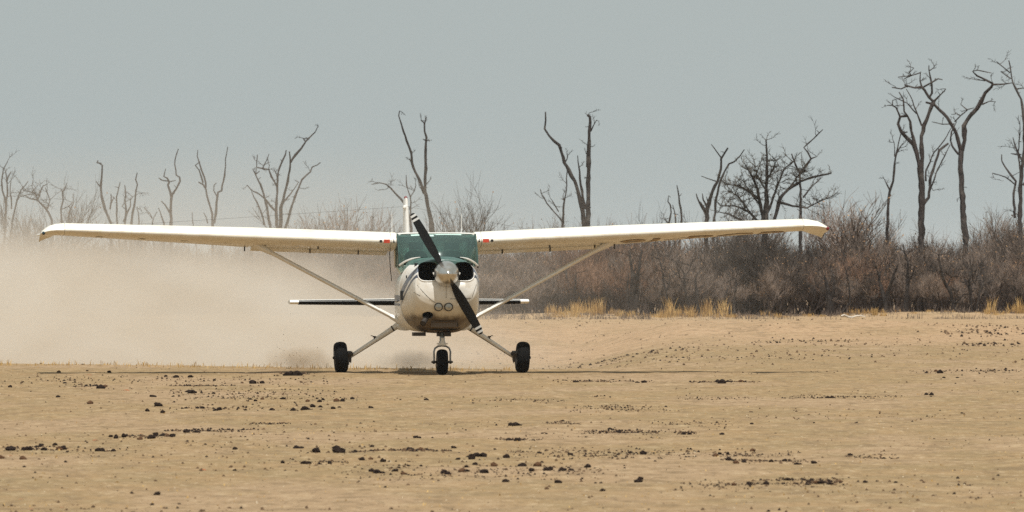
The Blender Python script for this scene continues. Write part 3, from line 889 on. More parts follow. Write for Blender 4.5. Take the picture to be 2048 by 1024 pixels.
T('dead_tree', 'thin forked dead tree at the left edge of the frame, half lost in dust', 285, [
 ([(20,960),(30,860),(38,720),(40,660),(48,600),(46,520),(52,490),(72,458)],2.6), ([(38,660),(15,580),(10,520),(22,440),(48,395)],2), ([(50,600),(40,480),(30,440)],1.6),
 ([(60,960),(80,760),(100,680),(120,610),(135,575),(180,520)],2.2), ([(30,860),(10,720),(5,670)],1.3), ([(75,700),(65,560),(70,520)],1.3)], C3, M['bark'], GD, twigs=2, depth=.3)
T('dead_tree', 'low crooked dead tree with a ragged top, above the left wing tip', 300, [
 ([(330,760),(290,690),(240,640),(225,590),(205,555)],2.2), ([(240,640),(260,580),(275,550),(300,540)],1.6), ([(240,640),(190,630),(160,610)],1.3), ([(300,700),(320,640),(300,590),(290,560)],1.3), ([(225,600),(200,590),(150,580)],1.1)], C3, M['bark'], GD, twigs=6, depth=.4)
T('dead_tree', 'short double stemmed snag just left of the hook topped dead tree', 290, [
 ([(395,770),(390,700),(405,640),(400,590),(420,560),(425,530)],2.2), ([(440,750),(450,700),(470,660),(468,600)],1.8), ([(405,600),(390,570)],1.2), ([(395,700),(440,680),(465,655)],1.1)], C3, M['bark'], GD, twigs=2, depth=.3)
T('dead_tree', 'leaning dead tree whose bare top ends in a small hook', 280, [
 ([(710,790),(690,740),(665,670),(650,620),(645,560),(650,500),(655,420),(640,405),(620,400),(628,388)],2.8,1.3), ([(645,560),(630,540),(615,520)],1.4),
 ([(705,700),(712,640),(710,600)],1.8), ([(712,660),(730,620)],1.2)], C3, M['bark'], GD, depth=.3)
T('dead_tree', 'clump of upright dead stems between the hooked tree and the candelabra tree', 288, [
 ([(840,790),(850,720),(865,640),(870,580),(880,540),(868,510),(878,465)],2.5), ([(800,790),(808,700),(800,640),(805,600),(798,545)],2.2), ([(790,780),(815,720),(835,680),(835,640),(850,620)],2.2),
 ([(750,780),(748,700),(745,620),(760,560),(770,525)],1.8), ([(890,780),(885,720),(875,690),(895,700)],1.3), ([(805,700),(780,680)],1.2)], C3, M['bark'], GD, twigs=2, depth=.3)
T('dead_tree', 'slim dead tree with a contorted upper fork above the left wing', 275, [
 ([(1095,960),(1093,790),(1093,700),(1098,620),(1090,590),(1075,545),(1085,520)],3.2,2), ([(1098,610),(1130,565),(1152,520),(1150,495),(1128,480),(1118,410),(1128,350),(1142,312)],2.2),
 ([(1085,525),(1070,500),(1048,490),(1060,440)],2), ([(1085,520),(1040,515),(1015,498)],1.4), ([(1085,522),(1125,515)],1.3), ([(1085,720),(1055,670),(1030,645)],1.8)], C3, M['bark'], GD, depth=.3)
T('dead_tree', 'stump with two short broken prongs left of the contorted tree', 277, [
 ([(1050,790),(1035,750),(1015,690)],2), ([(975,785),(985,750),(1005,715)],1.5), ([(975,760),(960,725)],1.2)], C3, M['bark'], GD, twigs=3, depth=.2)
T('dead_tree', 'V shaped dead tree with two tall thin arms over the left wing', 278, [
 ([(1360,960),(1360,800),(1358,730),(1335,650),(1318,570),(1300,540),(1270,525)],2.8,1.2), ([(1318,560),(1310,500),(1290,450),(1275,400),(1262,360),(1266,320)],2), ([(1300,530),(1275,450),(1250,418),(1280,395)],1.6),
 ([(1370,790),(1385,700),(1392,620),(1395,590),(1418,580),(1430,520),(1440,450),(1443,380),(1458,300)],2.6), ([(1390,620),(1368,580),(1370,545),(1385,530)],1.3), ([(1330,790),(1320,750),(1303,720)],1.5), ([(1235,790),(1230,720)],1)], C3, M['bark'], GD, depth=.3)
T('dead_tree', 'wide candelabra dead tree with many rising arms above the left wing', 268, [
 ([(315,860),(325,780),(325,740),(325,690),(340,640),(360,560),(375,480),(385,420),(385,380),(380,330)],4,1.2),
 ([(388,400),(420,350),(455,310),(485,265),(515,235),(545,205),(560,175)],2.3,.9), ([(485,268),(468,245)],1.5),
 ([(305,860),(300,770),(295,700),(300,620),(300,550),(305,490),(318,430),(335,390),(355,350),(360,320)],3.4,1), ([(305,490),(280,440)],1.2),
 ([(298,545),(265,490),(248,445),(215,440),(170,430),(172,390),(175,350)],1.9,.9), ([(210,438),(215,420),(235,385),(250,345)],1.3), ([(248,445),(252,415)],1),
 ([(300,720),(260,680),(220,630),(185,600),(140,580),(110,545)],2.4), ([(255,800),(245,740),(230,660),(215,600),(195,540),(178,510),(160,470),(145,440)],2.6), ([(165,475),(190,455)],1.2),
 ([(220,800),(205,740),(185,680),(155,625),(138,585)],2.1), ([(340,850),(370,770),(390,690),(415,620),(440,560),(460,510),(490,480),(515,460),(525,430),(560,415),(578,400)],2.7,.9), ([(325,690),(345,650),(380,610),(410,570),(440,525)],2)], C4, M['bark'], GD, twigs=2, tw_len=(.15, .35), depth=.6)
T('dead_tree', 'tall dark dead tree with two long bare leaders rising behind the aircraft tail', 260, [
 ([(1300,900),(1290,800),(1275,720),(1262,650),(1245,580),(1250,480),(1252,400),(1252,320),(1258,240),(1245,200),(1245,150)],4.6,1.6), ([(1245,150),(1222,130)],1.2), ([(1245,150),(1258,108)],1.2), ([(1255,260),(1235,250)],1.2),
 ([(1243,590),(1215,520),(1185,460),(1165,400),(1160,340),(1130,260),(1110,200),(1095,150),(1080,100),(1085,70)],2.9,1.0), ([(1160,395),(1148,375)],1.8), ([(1240,600),(1225,570),(1215,525)],1.6)], C4, M['bark_dark'], GD, twigs=2, tw_len=(.12, .3), depth=.3)
T('dead_tree', 'small dead tree with one long limb arching left beside the fin', 282, [
 ([(1160,820),(1130,680),(1095,635),(1060,600),(1030,565),(1000,540),(960,530),(905,540)],2.6,.9), ([(1015,560),(1003,538)],1.2),
 ([(1160,830),(1155,700),(1155,620),(1140,580),(1130,540),(1128,480)],1.6), ([(1155,620),(1180,580),(1190,545)],1.2)], C4, M['bark'], GD, twigs=3, depth=.3)
T('dead_tree', 'heaviest dead tree right of the cabin, an S curved leader beside a straight pole', 258, [
 ([(545,900),(540,800),(530,720),(515,650),(500,590),(480,520),(440,450),(410,400),(395,340),(380,290),(345,260),(315,230),(285,185),(292,130),(290,75)],5,1.4), ([(415,400),(430,375),(435,350)],1.4),
 ([(560,900),(562,800),(565,700),(565,600),(565,500),(570,400),(572,300),(570,230),(575,170),(575,110),(560,95)],5.2,2.2), ([(580,200),(600,160),(618,128)],1.5), ([(556,430),(557,350),(560,290),(566,240)],2),
 ([(545,700),(530,620),(515,540),(510,460),(500,400),(497,355)],3.2,1), ([(578,120),(568,85)],1)], C5, M['bark_dark'], GD, twigs=2, tw_len=(.12, .3), depth=.3)
T('dead_tree', 'slender forked dead sapling just left of the S curved dead tree', 272, [
 ([(400,800),(405,700),(412,640),(425,580),(425,500),(430,430)],2.2), ([(400,780),(350,720),(300,660),(265,600),(258,570)],1.8), ([(375,715),(355,680),(335,645)],1.4), ([(405,640),(403,615)],1.5)], C5, M['bark'], GD, twigs=3, depth=.3)
T('dead_tree', 'pair of short bent snags above the middle of the right wing', 275, [
 ([(1080,790),(1095,720),(1090,670),(1075,650),(1078,620)],2), ([(1080,790),(1055,760)],1.2), ([(1125,790),(1120,730),(1105,670)],1.6), ([(1162,790),(1158,700),(1145,620),(1132,545)],2.4)], C5, M['bark_dark'], GD, twigs=2, tw_len=(.12, .3), depth=.2)
T('dead_tree', 'dead tree with a forked crown and burnt stubs left of the thorn tree', 255, [
 ([(80,840),(90,750),(110,690),(135,640),(150,580),(152,530),(170,500),(185,478)],4,1.6), ([(152,525),(130,495),(103,460)],1.6), ([(118,840),(125,740),(145,650),(170,590),(190,555),(215,545),(245,515),(265,485)],2.6),
 ([(128,640),(90,628),(55,615)],1.2), ([(80,800),(55,760),(35,720),(30,700)],2.8), ([(85,770),(65,730),(60,700)],2.6), ([(78,790),(50,740)],2.8), ([(90,760),(80,715)],2)], C6, M['bark_dark'], GD, depth=.3)
T('thorn_tree', 'dark spreading thorn tree with a dense twiggy crown behind the right wing', 250, [
 ([(350,1010),(365,900),(372,820),(375,740),(372,680),(375,600),(375,520),(370,440)],6.5,1.6), ([(360,860),(345,760),(330,680),(300,610),(270,560)],4), ([(365,900),(400,860),(420,800),(440,720),(480,680),(540,640),(600,620),(690,600)],4.6),
 ([(375,800),(400,740),(430,650),(460,580),(500,545)],3), ([(430,740),(500,760),(570,770),(620,745),(690,715)],2.6), ([(340,730),(300,700),(240,660),(170,655)],2.4), ([(345,760),(290,690),(260,640)],2.2),
 ([(355,860),(290,790),(220,760),(150,760)],2.8), ([(360,880),(270,840),(190,800),(140,790)],2.8), ([(290,790),(240,720),(200,690)],2), ([(375,640),(410,570),(420,540)],1.8), ([(375,690),(330,620),(320,570)],1.8), ([(480,680),(520,620),(560,590)],1.8)], C6, M['bark_dark'], None, twigs=27, tw_len=(.2, .5), twmat=M['thorn'], depth=.8)['category'] = 'tree'
T('dead_tree', 'pale trunked dead tree with a zigzag leader directly right of the thorn tree', 262, [
 ([(540,840),(538,760),(540,680),(535,600),(515,560),(495,505)],3.2,1.2), ([(535,600),(570,560),(590,530),(575,500),(555,475),(600,435),(648,388)],2.6,.9), ([(590,530),(618,520)],1.4), ([(550,720),(600,660),(640,620)],1.8)], C6, M['bark'], GD, twigs=2, depth=.3)
T('dead_tree', 'single leaning dead pole left of the tallest dead tree', 262, [
 ([(960,900),(965,820),(968,740),(975,690),(990,640),(998,560),(1008,500),(1018,450),(1028,410)],3.4,1), ([(1010,500),(1038,455)],1.6), ([(998,520),(998,480),(995,450)],1.1), ([(975,685),(950,635)],2)], C6, M['bark'], GD, twigs=2, tw_len=(.15, .4), depth=.2)
T('dead_tree', 'tall thick dead tree with a tangled crown, left of the Y forked giant', 250, [
 ([(1130,1020),(1128,900),(1130,820),(1130,740),(1128,640),(1122,570)],7.2,6), ([(1122,570),(1105,500),(1090,460),(1060,430),(1030,400),(1015,360),(1025,325),(1060,320)],4.6,2.6), ([(1025,325),(1005,280),(985,270),(965,270)],2.2), ([(988,272),(988,245)],1.5),
 ([(1125,580),(1100,480),(1080,400),(1075,350),(1060,320),(1045,300),(1040,240),(1020,205)],4,1), ([(1128,600),(1132,500),(1130,420),(1140,370),(1165,310),(1185,260),(1190,250)],4.6,3.2),
 ([(1190,255),(1165,230),(1145,195),(1130,180),(1095,185),(1060,175),(1030,190),(985,182)],3.2,1.2), ([(1190,250),(1220,220),(1248,190)],2.2), ([(1165,235),(1180,210),(1180,170),(1170,120),(1165,75)],2.2,1), ([(1170,100),(1190,85)],1.2),
 ([(1140,180),(1175,160),(1210,140),(1232,145)],2.2), ([(1130,178),(1122,150),(1125,105)],1.8), ([(1125,110),(1080,125),(1015,132)],1.5), ([(1080,125),(1070,110),(1092,88)],1.2), ([(1080,125),(1045,140)],1.2),
 ([(1130,370),(1100,290),(1075,225),(1055,190)],1.6), ([(1105,310),(1060,260),(990,225)],1.3), ([(1060,178),(1045,170)],2),
 ([(1135,760),(1165,720),(1170,640),(1190,570),(1215,490),(1260,455)],3.2,2), ([(1150,640),(1150,590),(1190,500),(1240,440),(1275,380)],2), ([(1168,690),(1200,600),(1240,520),(1270,460)],1.8), ([(1060,400),(1030,405)],1.6), ([(1170,650),(1185,685)],1.2)], C6, M['bark'], GD, twigs=2, tw_len=(.15, .4), depth=.45)
T('dead_tree', 'tall Y forked dead tree with a long elbowed right limb', 254, [
 ([(1345,920),(1335,840),(1330,740),(1325,640),(1320,560),(1322,490)],6,5), ([(1322,490),(1305,430),(1285,380),(1255,330),(1215,290),(1190,265),(1150,255)],4.2,2), ([(1325,490),(1340,440),(1335,370),(1365,320),(1400,285),(1420,250),(1440,210),(1470,180),(1478,165)],4.8,2.8),
 ([(1478,165),(1440,145),(1400,125),(1378,105),(1400,98),(1470,112)],2.2,.9), ([(1478,168),(1520,168),(1570,160)],2.4), ([(1425,265),(1460,250),(1490,252)],1.8), ([(1310,510),(1280,470),(1270,440),(1275,400),(1300,350)],2.6),
 ([(1290,360),(1230,362),(1180,350)],1.3), ([(1290,350),(1320,320),(1355,290),(1385,282)],1.6), ([(1352,292),(1320,265)],1.2), ([(1440,150),(1395,145)],1.1)], C6, M['bark'], GD, twigs=2, tw_len=(.15, .4), depth=.45)
T('dead_tree', 'dead tree cut by the right edge of the frame with a thin whippy top', 256, [
 ([(1610,880),(1610,760),(1612,640),(1622,560),(1632,480),(1630,360),(1625,300),(1615,240),(1590,190),(1575,160),(1565,110),(1555,50)],4.6,1.1), ([(1560,110),(1530,85),(1495,55)],1.4), ([(1565,140),(1515,105)],1.2), ([(1590,190),(1625,185),(1650,200)],1.4),
 ([(1585,820),(1578,700),(1590,640),(1550,590),(1520,540),(1520,510)],2.8), ([(1590,660),(1540,620),(1475,600)],1.5), ([(1620,540),(1590,480),(1575,425)],2), ([(1615,600),(1600,500),(1608,420),(1608,345)],2), ([(1615,510),(1565,505)],1.2), ([(1625,660),(1660,600),(1690,500)],2.4)], C6, M['bark'], GD, twigs=2, depth=.4)

CA, CB = (1040, 460, 3.94), (1520, 460, 3.88)
GT = 'dark mopane stems inside the front of the thicket'
for lb, cv, yy, LL in (
 ('thick dark forked trunk in the thicket left of the golden grass clump', CA, 239.6, [([(885,640),(880,540),(890,430),(880,300),(860,160)],5.5,2.5), ([(905,640),(920,500),(925,380),(945,260),(960,160)],5.5,2), ([(850,600),(848,450),(855,340)],3), ([(890,500),(915,420),(900,330)],3)]),
 ('dim dark stem in the dust right of the tailplane tip', CA, 240.5, [([(410,600),(395,520),(370,420),(362,310)],4,1.5), ([(415,590),(435,470),(440,340)],3.5,1.2)]),
 ('thin dark sapling between the forked trunk and the golden grass', CA, 240, [([(1160,570),(1150,480),(1130,400),(1125,330),(1100,230)],2.8,1), ([(1150,500),(1175,430),(1180,350)],1.8)]),
 ('slender branching dark trunk rising behind the golden grass clump', CA, 239.4, [([(1325,600),(1310,520),(1298,430),(1295,350),(1270,300)],3.2,1.2), ([(1297,370),(1330,320),(1345,280)],1.8), ([(1298,440),(1265,380),(1250,330)],1.5)]),
 ('two short dark stems right of the golden grass clump', CA, 240.2, [([(1400,540),(1390,470),(1380,400),(1400,340)],3,1.2), ([(1690,650),(1685,560),(1705,450),(1700,380)],3.2,1.2), ([(1600,560),(1640,460),(1660,380)],2)]),
 ('broad dark trunk base under the right wing tip', CB, 239.8, [([(545,625),(540,540),(520,440),(500,350)],6,2), ([(540,560),(575,460),(580,370)],4,1.5), ([(700,560),(690,400),(655,280)],1.8)]),
 ('V shaped black stump in the thicket right of the wing tip', CB, 239.3, [([(970,560),(950,480),(925,400),(930,330)],5.5,1.8), ([(985,540),(1005,440),(1040,340),(1070,270)],4.8,1.4), ([(860,650),(880,590),(890,540)],4), ([(930,390),(905,300)],2)]),
 ('dark stem crossing the thicket at the foot of the tallest dead tree', CB, 240, [([(1130,600),(1140,480),(1145,380),(1150,250),(1120,170),(1110,110)],4.4,1.3), ([(1145,420),(1180,350),(1200,280)],2)]),
 ('leaning dark trunk between the two tallest dead trees', CB, 239.7, [([(1500,580),(1470,470),(1420,380),(1400,280),(1385,190)],4.2,1.3), ([(1490,560),(1540,560),(1580,500)],3), ([(1450,440),(1480,360)],1.8)]),
 ('upright dark stems left of the grass clump at the right edge', CB, 239.9, [([(1640,660),(1635,520),(1625,400),(1640,300)],3.4,1.3), ([(1680,640),(1700,500),(1740,380)],2.8,1), ([(1630,480),(1600,400)],1.8)]),
 ('dark trunk at the far right behind the golden grass', CB, 240.3, [([(2030,650),(2020,520),(2035,400)],7,3), ([(1980,560),(1975,440),(1965,340)],2.6)])):
    treeobj('dark_trunk', lb, yy, LL, cv, M['bark_dark'], GT, twigs=7, tw_len=(.2, .5), depth=.4)['category'] = 'tree'

# ------------------------------------------------------------------ shrubs
def make_shrub(seed, h=2.0, spread=.75, stems=9, lvl=3, dense=1.0, light=False):
    rd = random.Random(seed); ms, mt, ml = MB(), MB(), MB()
    def grow_(p, d, L, r, lev):
        n = 3 if lev > 0 else 2; ps = [p]; dd = d
        for i in range(n):
            dd = (dd + Vector((rd.uniform(-.3, .3), rd.uniform(-.3, .3), rd.uniform(-.12, .28)))).normalized()
            ps.append(ps[-1] + dd * L / n)
        tgt = ms if lev >= lvl - 1 else mt
        tgt.tube(ps, [r * (1 - .5 * i / n) for i in range(n + 1)], 5 if lev >= lvl - 1 and not light else 3, cap=False)
        if lev == 0:
            if rd.random() < .06:
                q = ps[-1]; u = Vector((rd.uniform(-1, 1), rd.uniform(-1, 1), rd.uniform(-1, 1))).normalized() * rd.uniform(.012, .024); v_ = u.orthogonal().normalized() * u.length
                ml.add([q - u, q + v_, q + u, q - v_], [(0, 1, 2, 3)])
            return
        kids = {3: 5, 2: 5, 1: 5}.get(lev, 4)
        kids = max(2, int(kids * dense + rd.random()))
        for k in range(kids):
            f = rd.uniform(.3, 1); i = min(n - 1, int(f * n)); q = ps[i].lerp(ps[i + 1], f * n - i)
            e = (dd * .8 + Vector((rd.uniform(-1, 1), rd.uniform(-1, 1), rd.uniform(-.15, .9))) * .75).normalized()
            grow_(q, e, L * rd.uniform(.45, .75), max(.0035, r * .5), lev - 1)
    for s_ in range(stems):
        a = rd.uniform(0, 2 * math.pi); t_ = rd.uniform(.05, .75) * spread
        b = Vector((math.cos(a) * .16 * rd.random(), math.sin(a) * .16 * rd.random(), -.03))
        grow_(b, Vector((math.cos(a) * t_, math.sin(a) * t_, 1)).normalized(), h * rd.uniform(.42, .58), rd.uniform(.014, .028), lvl)
    return ms, mt, ml
protos = []
for k, (h_, sp_, st_, de) in enumerate(((2.0, .7, 7, 1.0), (2.1, .9, 8, .9), (1.8, .8, 7, 1.05), (2.2, .6, 6, 1.05), (1.9, 1.0, 8, .9), (2.0, .5, 7, .95))):
    ms, mt, ml = make_shrub(100 + k, h_, sp_, st_, 3, de)
    protos.append((ms, mt, ml))
shrub_roots = []
pm = []
M['twig_red'] = twigmat('russet_twig', (.075, .044, .031), (.29, .175, .115))
M['twig_dark'] = twigmat('charcoal_twig', (.022, .019, .018), (.095, .078, .066))
for k_, (ms, mt, ml) in enumerate(protos):
    trio = []
    for nm_, mbx, mat in (('stems', ms, M['stem']), ('twigs', mt, M[('twig', 'twig_red', 'twig', 'twig_dark', 'twig', 'twig')[k_]]), ('leaves', ml, M['leaf'])):
        me_ = bpy.data.meshes.new(nm_); me_.from_pydata(mbx.v, [], mbx.f); me_.materials.append(mat); trio.append((nm_, me_))
    pm.append(trio)
def place_shrub(k, x, y, sc_, rz, label, group=None, name='bare_shrub', cat='shrub', sz=1.0):
    r_ = empty(name, (x, y, gzf(x, y)), rz); r_.scale = (sc_, sc_, sc_ * sz); tag(r_, label, cat, group)
    for nm_, me_ in pm[k % len(pm)]:
        link(bpy.data.objects.new(nm_, me_), r_)
    return r_
rs = random.Random(5)
GS = 'bare shrubs along the front of the thicket'; LS = 'leafless grey brown shrub in the dense thicket beyond the dirt strip'
SL = {1: ('leafless russet brown shrub in the dense thicket beyond the dirt strip', 'russet shrubs along the front of the thicket'), 3: ('leafless charcoal dark shrub in the dense thicket beyond the dirt strip', 'dark shrubs along the front of the thicket')}
n_s = 0
y = 241.5; row = 0
while y < 262 and n_s < 262:
    hw = y * 1024 / FPX + 1.6
    x = -4.2 + rs.uniform(-.3, .3)
    step = .62 + .02 * row
    while x < hw:
        if rs.random() > (.3 if row < 1 else .07):
            front = row == 0
            kk = ((0, 1, 2, 3, 4, 5, 1, 3)[int(8 * float(vnoise(np.array([x]), np.array([y * .2]), 1.1, 41)[0])) % 8] if rs.random() < .6 else rs.randrange(6))
            LS_, GS_ = SL.get(kk, (LS, GS))
            place_shrub(kk, x + rs.uniform(-.25, .25), y + rs.uniform(-1.2, .7) - (1.5 * float(vnoise(np.array([x]), np.array([0.0]), 2.4, 51)[0]) if row == 0 else 0), rs.uniform(.45, .85) if row < 1 else rs.uniform(.6, 1.02) if row < 3 else rs.uniform(.8, 1.2), rs.uniform(0, 6.28), LS_, GS_, sz=rs.uniform(.85, 1.1) * (.72 + .55 * float(vnoise(np.array([x]), np.array([0.0]), 1.9, 33)[0]))); n_s += 1
        x += step + rs.uniform(-.15, .2)
    y += 2.1; row += 1
# taller, individually recognisable bare shrubs and small trees that stand above the thicket: (px, top row, Y, proto, label)
for k, (xx, ty, Y_, pr_, wd, lb) in enumerate((
    (1705, 362, 262, 5, 1.1, 'fan shaped bare sapling between the right wing tip and the leaning pole'),
    (1665, 400, 268, 1, .9, 'lower bare sapling just off the right wing tip'),
    (1745, 415, 266, 0, .8, 'low bare sapling at the foot of the leaning dead pole'),
    (1895, 415, 262, 4, .9, 'dark round bare bush between the two tallest dead trees'),
    (1985, 385, 268, 2, .9, 'pale bare bush left of the tree at the right edge'),
    (2025, 400, 270, 5, .8, 'pale bare bush under the tree at the right edge'),
    (640, 388, 282, 0, .9, 'faint bare bush right of the candelabra dead tree'),
    (700, 395, 285, 1, .8, 'faint bare bush midway between candelabra tree and fin'),
    (610, 420, 284, 4, .7, 'lowest faint bush against the candelabra dead tree'),
    (790, 420, 285, 2, .6, 'faint bare bush left of the aircraft fin'),
    (930, 385, 285, 3, .8, 'faint bare bush behind the right half of the cabin roof'),
    (885, 430, 283, 5, .7, 'low bushy crown behind the propeller tip'),
    (1075, 418, 288, 4, .7, 'faint bare bush over the root of the right wing'),
    (1135, 415, 284, 0, .7, 'bare bush at the foot of the S curved dead tree'),
    (1270, 432, 290, 1, .7, 'low far bare bush above the middle of the right wing'),
    (1205, 425, 288, 5, .4, 'thin far sapling right of the straight dead pole'),
    (100, 385, 300, 3, .9, 'dust veiled bare bush above the left wing tip'),
    (50, 400, 300, 2, .8, 'dust veiled bare bush at the far left edge'),
    (1480, 390, 258, 2, 1.0, 'dense dark bush inside the left side of the thorn tree'),
    (1440, 410, 262, 4, .9, 'dark bush between the forked tree and the thorn tree'),
    (1465, 398, 253, 0, .8, 'brown bushy growth under the left limbs of the thorn tree'),
    (1500, 420, 252, 4, .8, 'brown bushy growth close to the thorn tree trunk'),
    (1500, 455, 246, 3, 1.0, 'black brushy growth at the foot of the thorn tree, left of its trunk'),
    (1535, 462, 245.5, 3, 1.0, 'black brushy growth at the foot of the thorn tree, right of its trunk'),
    (1570, 475, 244.5, 3, .8, 'dark brushy shrub under the right wing tip'),
    (270, 430, 300, 0, .6, 'dust veiled bush behind the middle of the left wing'))):
    c_ = px(xx, 500, Y_); H = CAM_Z + (HOR - ty) / FPX * Y_
    s_ = H / 2.05
    r_ = place_shrub(pr_, c_.x, Y_, s_, k * 1.3, lb, 'bushes standing above the thicket', cat='bush')
    r_.scale = (s_ * wd, s_ * wd, s_)
# thicket mass behind: one mesh
def mass(name, spots, light_protos, mats, label, cat):
    V, F, MI = [], [], []; off = 0
    for (x, y_, s_, rz, k) in spots:
        lp = light_protos[k % len(light_protos)]
        v = lp[0]; ca, sa = math.cos(rz), math.sin(rz)
        q = np.empty_like(v); q[:, 0] = (v[:, 0] * ca - v[:, 1] * sa) * s_ + x; q[:, 1] = (v[:, 0] * sa + v[:, 1] * ca) * s_ + y_; q[:, 2] = v[:, 2] * s_ + gzf(x, y_)
        V.append(q); F.append(lp[1] + off); MI.append(lp[2]); off += len(v)
    V = np.concatenate(V); F = np.concatenate(F); MI = np.concatenate(MI)
    me_ = bpy.data.meshes.new(name); me_.vertices.add(len(V)); me_.vertices.foreach_set('co', V.astype(np.float32).ravel())
    me_.loops.add(F.size); me_.loops.foreach_set('vertex_index', F.astype(np.int32).ravel())
    me_.polygons.add(len(F)); me_.polygons.foreach_set('loop_start', np.arange(0, F.size, 4, dtype=np.int32)); 
    for mt_ in mats: me_.materials.append(mt_)
    me_.polygons.foreach_set('material_index', MI.astype(np.int32)); me_.update(calc_edges=True)
    o = link(bpy.data.objects.new(name, me_)); tag(o, label, cat, kind='stuff'); return o
lps = []
for k in range(4):
    ms, mt, ml = make_shrub(300 + k, 2.1, .8, 6, 3, .62, True)
    v = np.array(ms.v + mt.v + ml.v); a, b = len(ms.v), len(ms.v) + len(mt.v)
    f = np.array([q for q in ms.f] + [tuple(i + a for i in q) for q in mt.f] + [tuple(i + b for i in q) for q in ml.f])
    mi = np.array([0] * len(ms.f) + [1] * len(mt.f) + [2] * len(ml.f)); lps.append((v, f, mi))
sp = []
for _ in range(330):
    y_ = rs.uniform(262, 292); hw = y_ * 1024 / FPX + 5
    sp.append((rs.uniform(-hw, hw), y_, rs.uniform(.95, 1.3), rs.uniform(0, 6.28), rs.randrange(4)))
for _ in range(120):
    y_ = rs.uniform(243, 262); sp.append((rs.uniform(-16, -4), y_, rs.uniform(.8, 1.2), rs.uniform(0, 6.28), rs.randrange(4)))
mass('thicket', sp, lps, [M['stem'], M['twig'], M['leaf']], 'dense mass of leafless grey brown scrub behind the front shrubs', 'thicket')
print('shrubs', n_s, 'light verts', [len(l_[0]) for l_ in lps], 'proto', [len(p_[1].f) for p_ in protos])

# ------------------------------------------------------------------ grass
def grass(name, spots, label, cat='grass', mat='grass'):
    m = MB()
    for (x, y_, rad, n, h) in spots:
        for _ in range(n):
            a = rs.uniform(0, 6.28); r_ = rad * math.sqrt(rs.random()); bx, by = x + r_ * math.cos(a), y_ + r_ * math.sin(a)
            hh = h * rs.uniform(.45, 1.1); lx, ly = rs.uniform(-.35, .35) * hh, rs.uniform(-.35, .35) * hh; wd = rs.uniform(.003, .007)
            t_ = rs.uniform(0, 3.14); ux, uy = math.cos(t_) * wd, math.sin(t_) * wd; z0 = gzf(bx, by) - .01 if n < 8 else gzc(bx, by)
            m.add([(bx - ux, by - uy, z0), (bx + ux, by + uy, z0), (bx + ux + lx * .4, by + uy + ly * .4, z0 + hh * .6), (bx - ux + lx * .4, by - uy + ly * .4, z0 + hh * .6), (bx + lx, by + ly, z0 + hh)],
                  [(0, 1, 2, 3), (3, 2, 4)])
    return tag(m.build(name, M[mat], smooth=False), label, cat, kind='stuff')
_cache = {}
def gzc(x, y_):
    k = (round(x, 1), round(y_, 1))
    if k not in _cache: _cache[k] = gzf(*k) - .01
    return _cache[k]
sp = []
for x0, x1, n, h in ((1150, 1245, 16, .42), (1245, 1330, 10, .16), (1325, 1460, 26, .46), (1460, 1560, 8, .16), (1975, 2048, 12, .42), (1690, 1760, 6, .2), (1100, 1160, 10, .3), (1560, 1975, 26, .10)):
    for _ in range(n):
        Y_ = rs.uniform(233, 240); sp.append((px(rs.uniform(x0, x1), 500, Y_).x, Y_, rs.uniform(.08, .28), rs.randrange(20, 80), h * rs.choice((.2, .35, .5, .8, 1.2))))
grass('dry_grass', sp, 'golden dry grass tufts along the foot of the thicket')
sp = []
for _ in range(260):
    Y_ = rs.uniform(229, 241); hw = Y_ * 1024 / FPX; sp.append((rs.uniform(-1.5, hw + 1), Y_ + 1.5 * math.sin(Y_), rs.uniform(.15, .8), rs.randrange(9, 34), rs.choice((.05, .08, .12, .22))))
grass('dry_weeds', sp, 'ragged brown weeds and fallen twigs along the edge of the thicket', 'weeds', 'twig')
sp = []
for _ in range(420):
    x = rs.uniform(-8.5, .0); yy = 123.4 + 6.0 * float(sstep(0, -7.5, x)) + rs.uniform(-1.2, .8); sp.append((x, yy, .05, 2, rs.uniform(.02, .12)))
for _ in range(2200):
    Y_ = 1.0 / rs.uniform(1 / 200, 1 / 52); hw = Y_ * 1024 / FPX + .8; sp.append((rs.uniform(-hw, hw), Y_, .04, 2, rs.uniform(.008, .03)))
grass('grass_stubble', sp, 'sparse dry grass stubble and stalks on the bare runway soil')

# ------------------------------------------------------------------ clods
def clodmesh(seed, sub=2):
    bm = bmesh.new(); bmesh.ops.create_icosphere(bm, subdivisions=sub, radius=.5)
    rd = random.Random(seed); ph = [rd.uniform(0, 6.28) for _ in range(9)]
    for v in bm.verts:
        p_ = v.co; n_ = math.sin(p_.x * 7 + ph[0]) * math.sin(p_.y * 8 + ph[1]) * .16 + math.sin(p_.z * 9 + ph[2] + p_.x * 5) * .12 + rd.uniform(-.15, .15)
        v.co = p_ * (1 + n_)
        if v.co.z < -.22: v.co.z = -.22 + (v.co.z + .22) * .2
    me_ = bpy.data.meshes.new('clod'); bm.to_mesh(me_); bm.free(); return me_
CM = []
for k in range(8):
    me_ = clodmesh(k); me_.materials.append(M['clod'] if k < 6 else M['clod_brown']); CM.append(me_)
K3 = (0, 700, 2.926); K4 = (680, 740, 2.926); K5 = (1350, 740, 2.934)
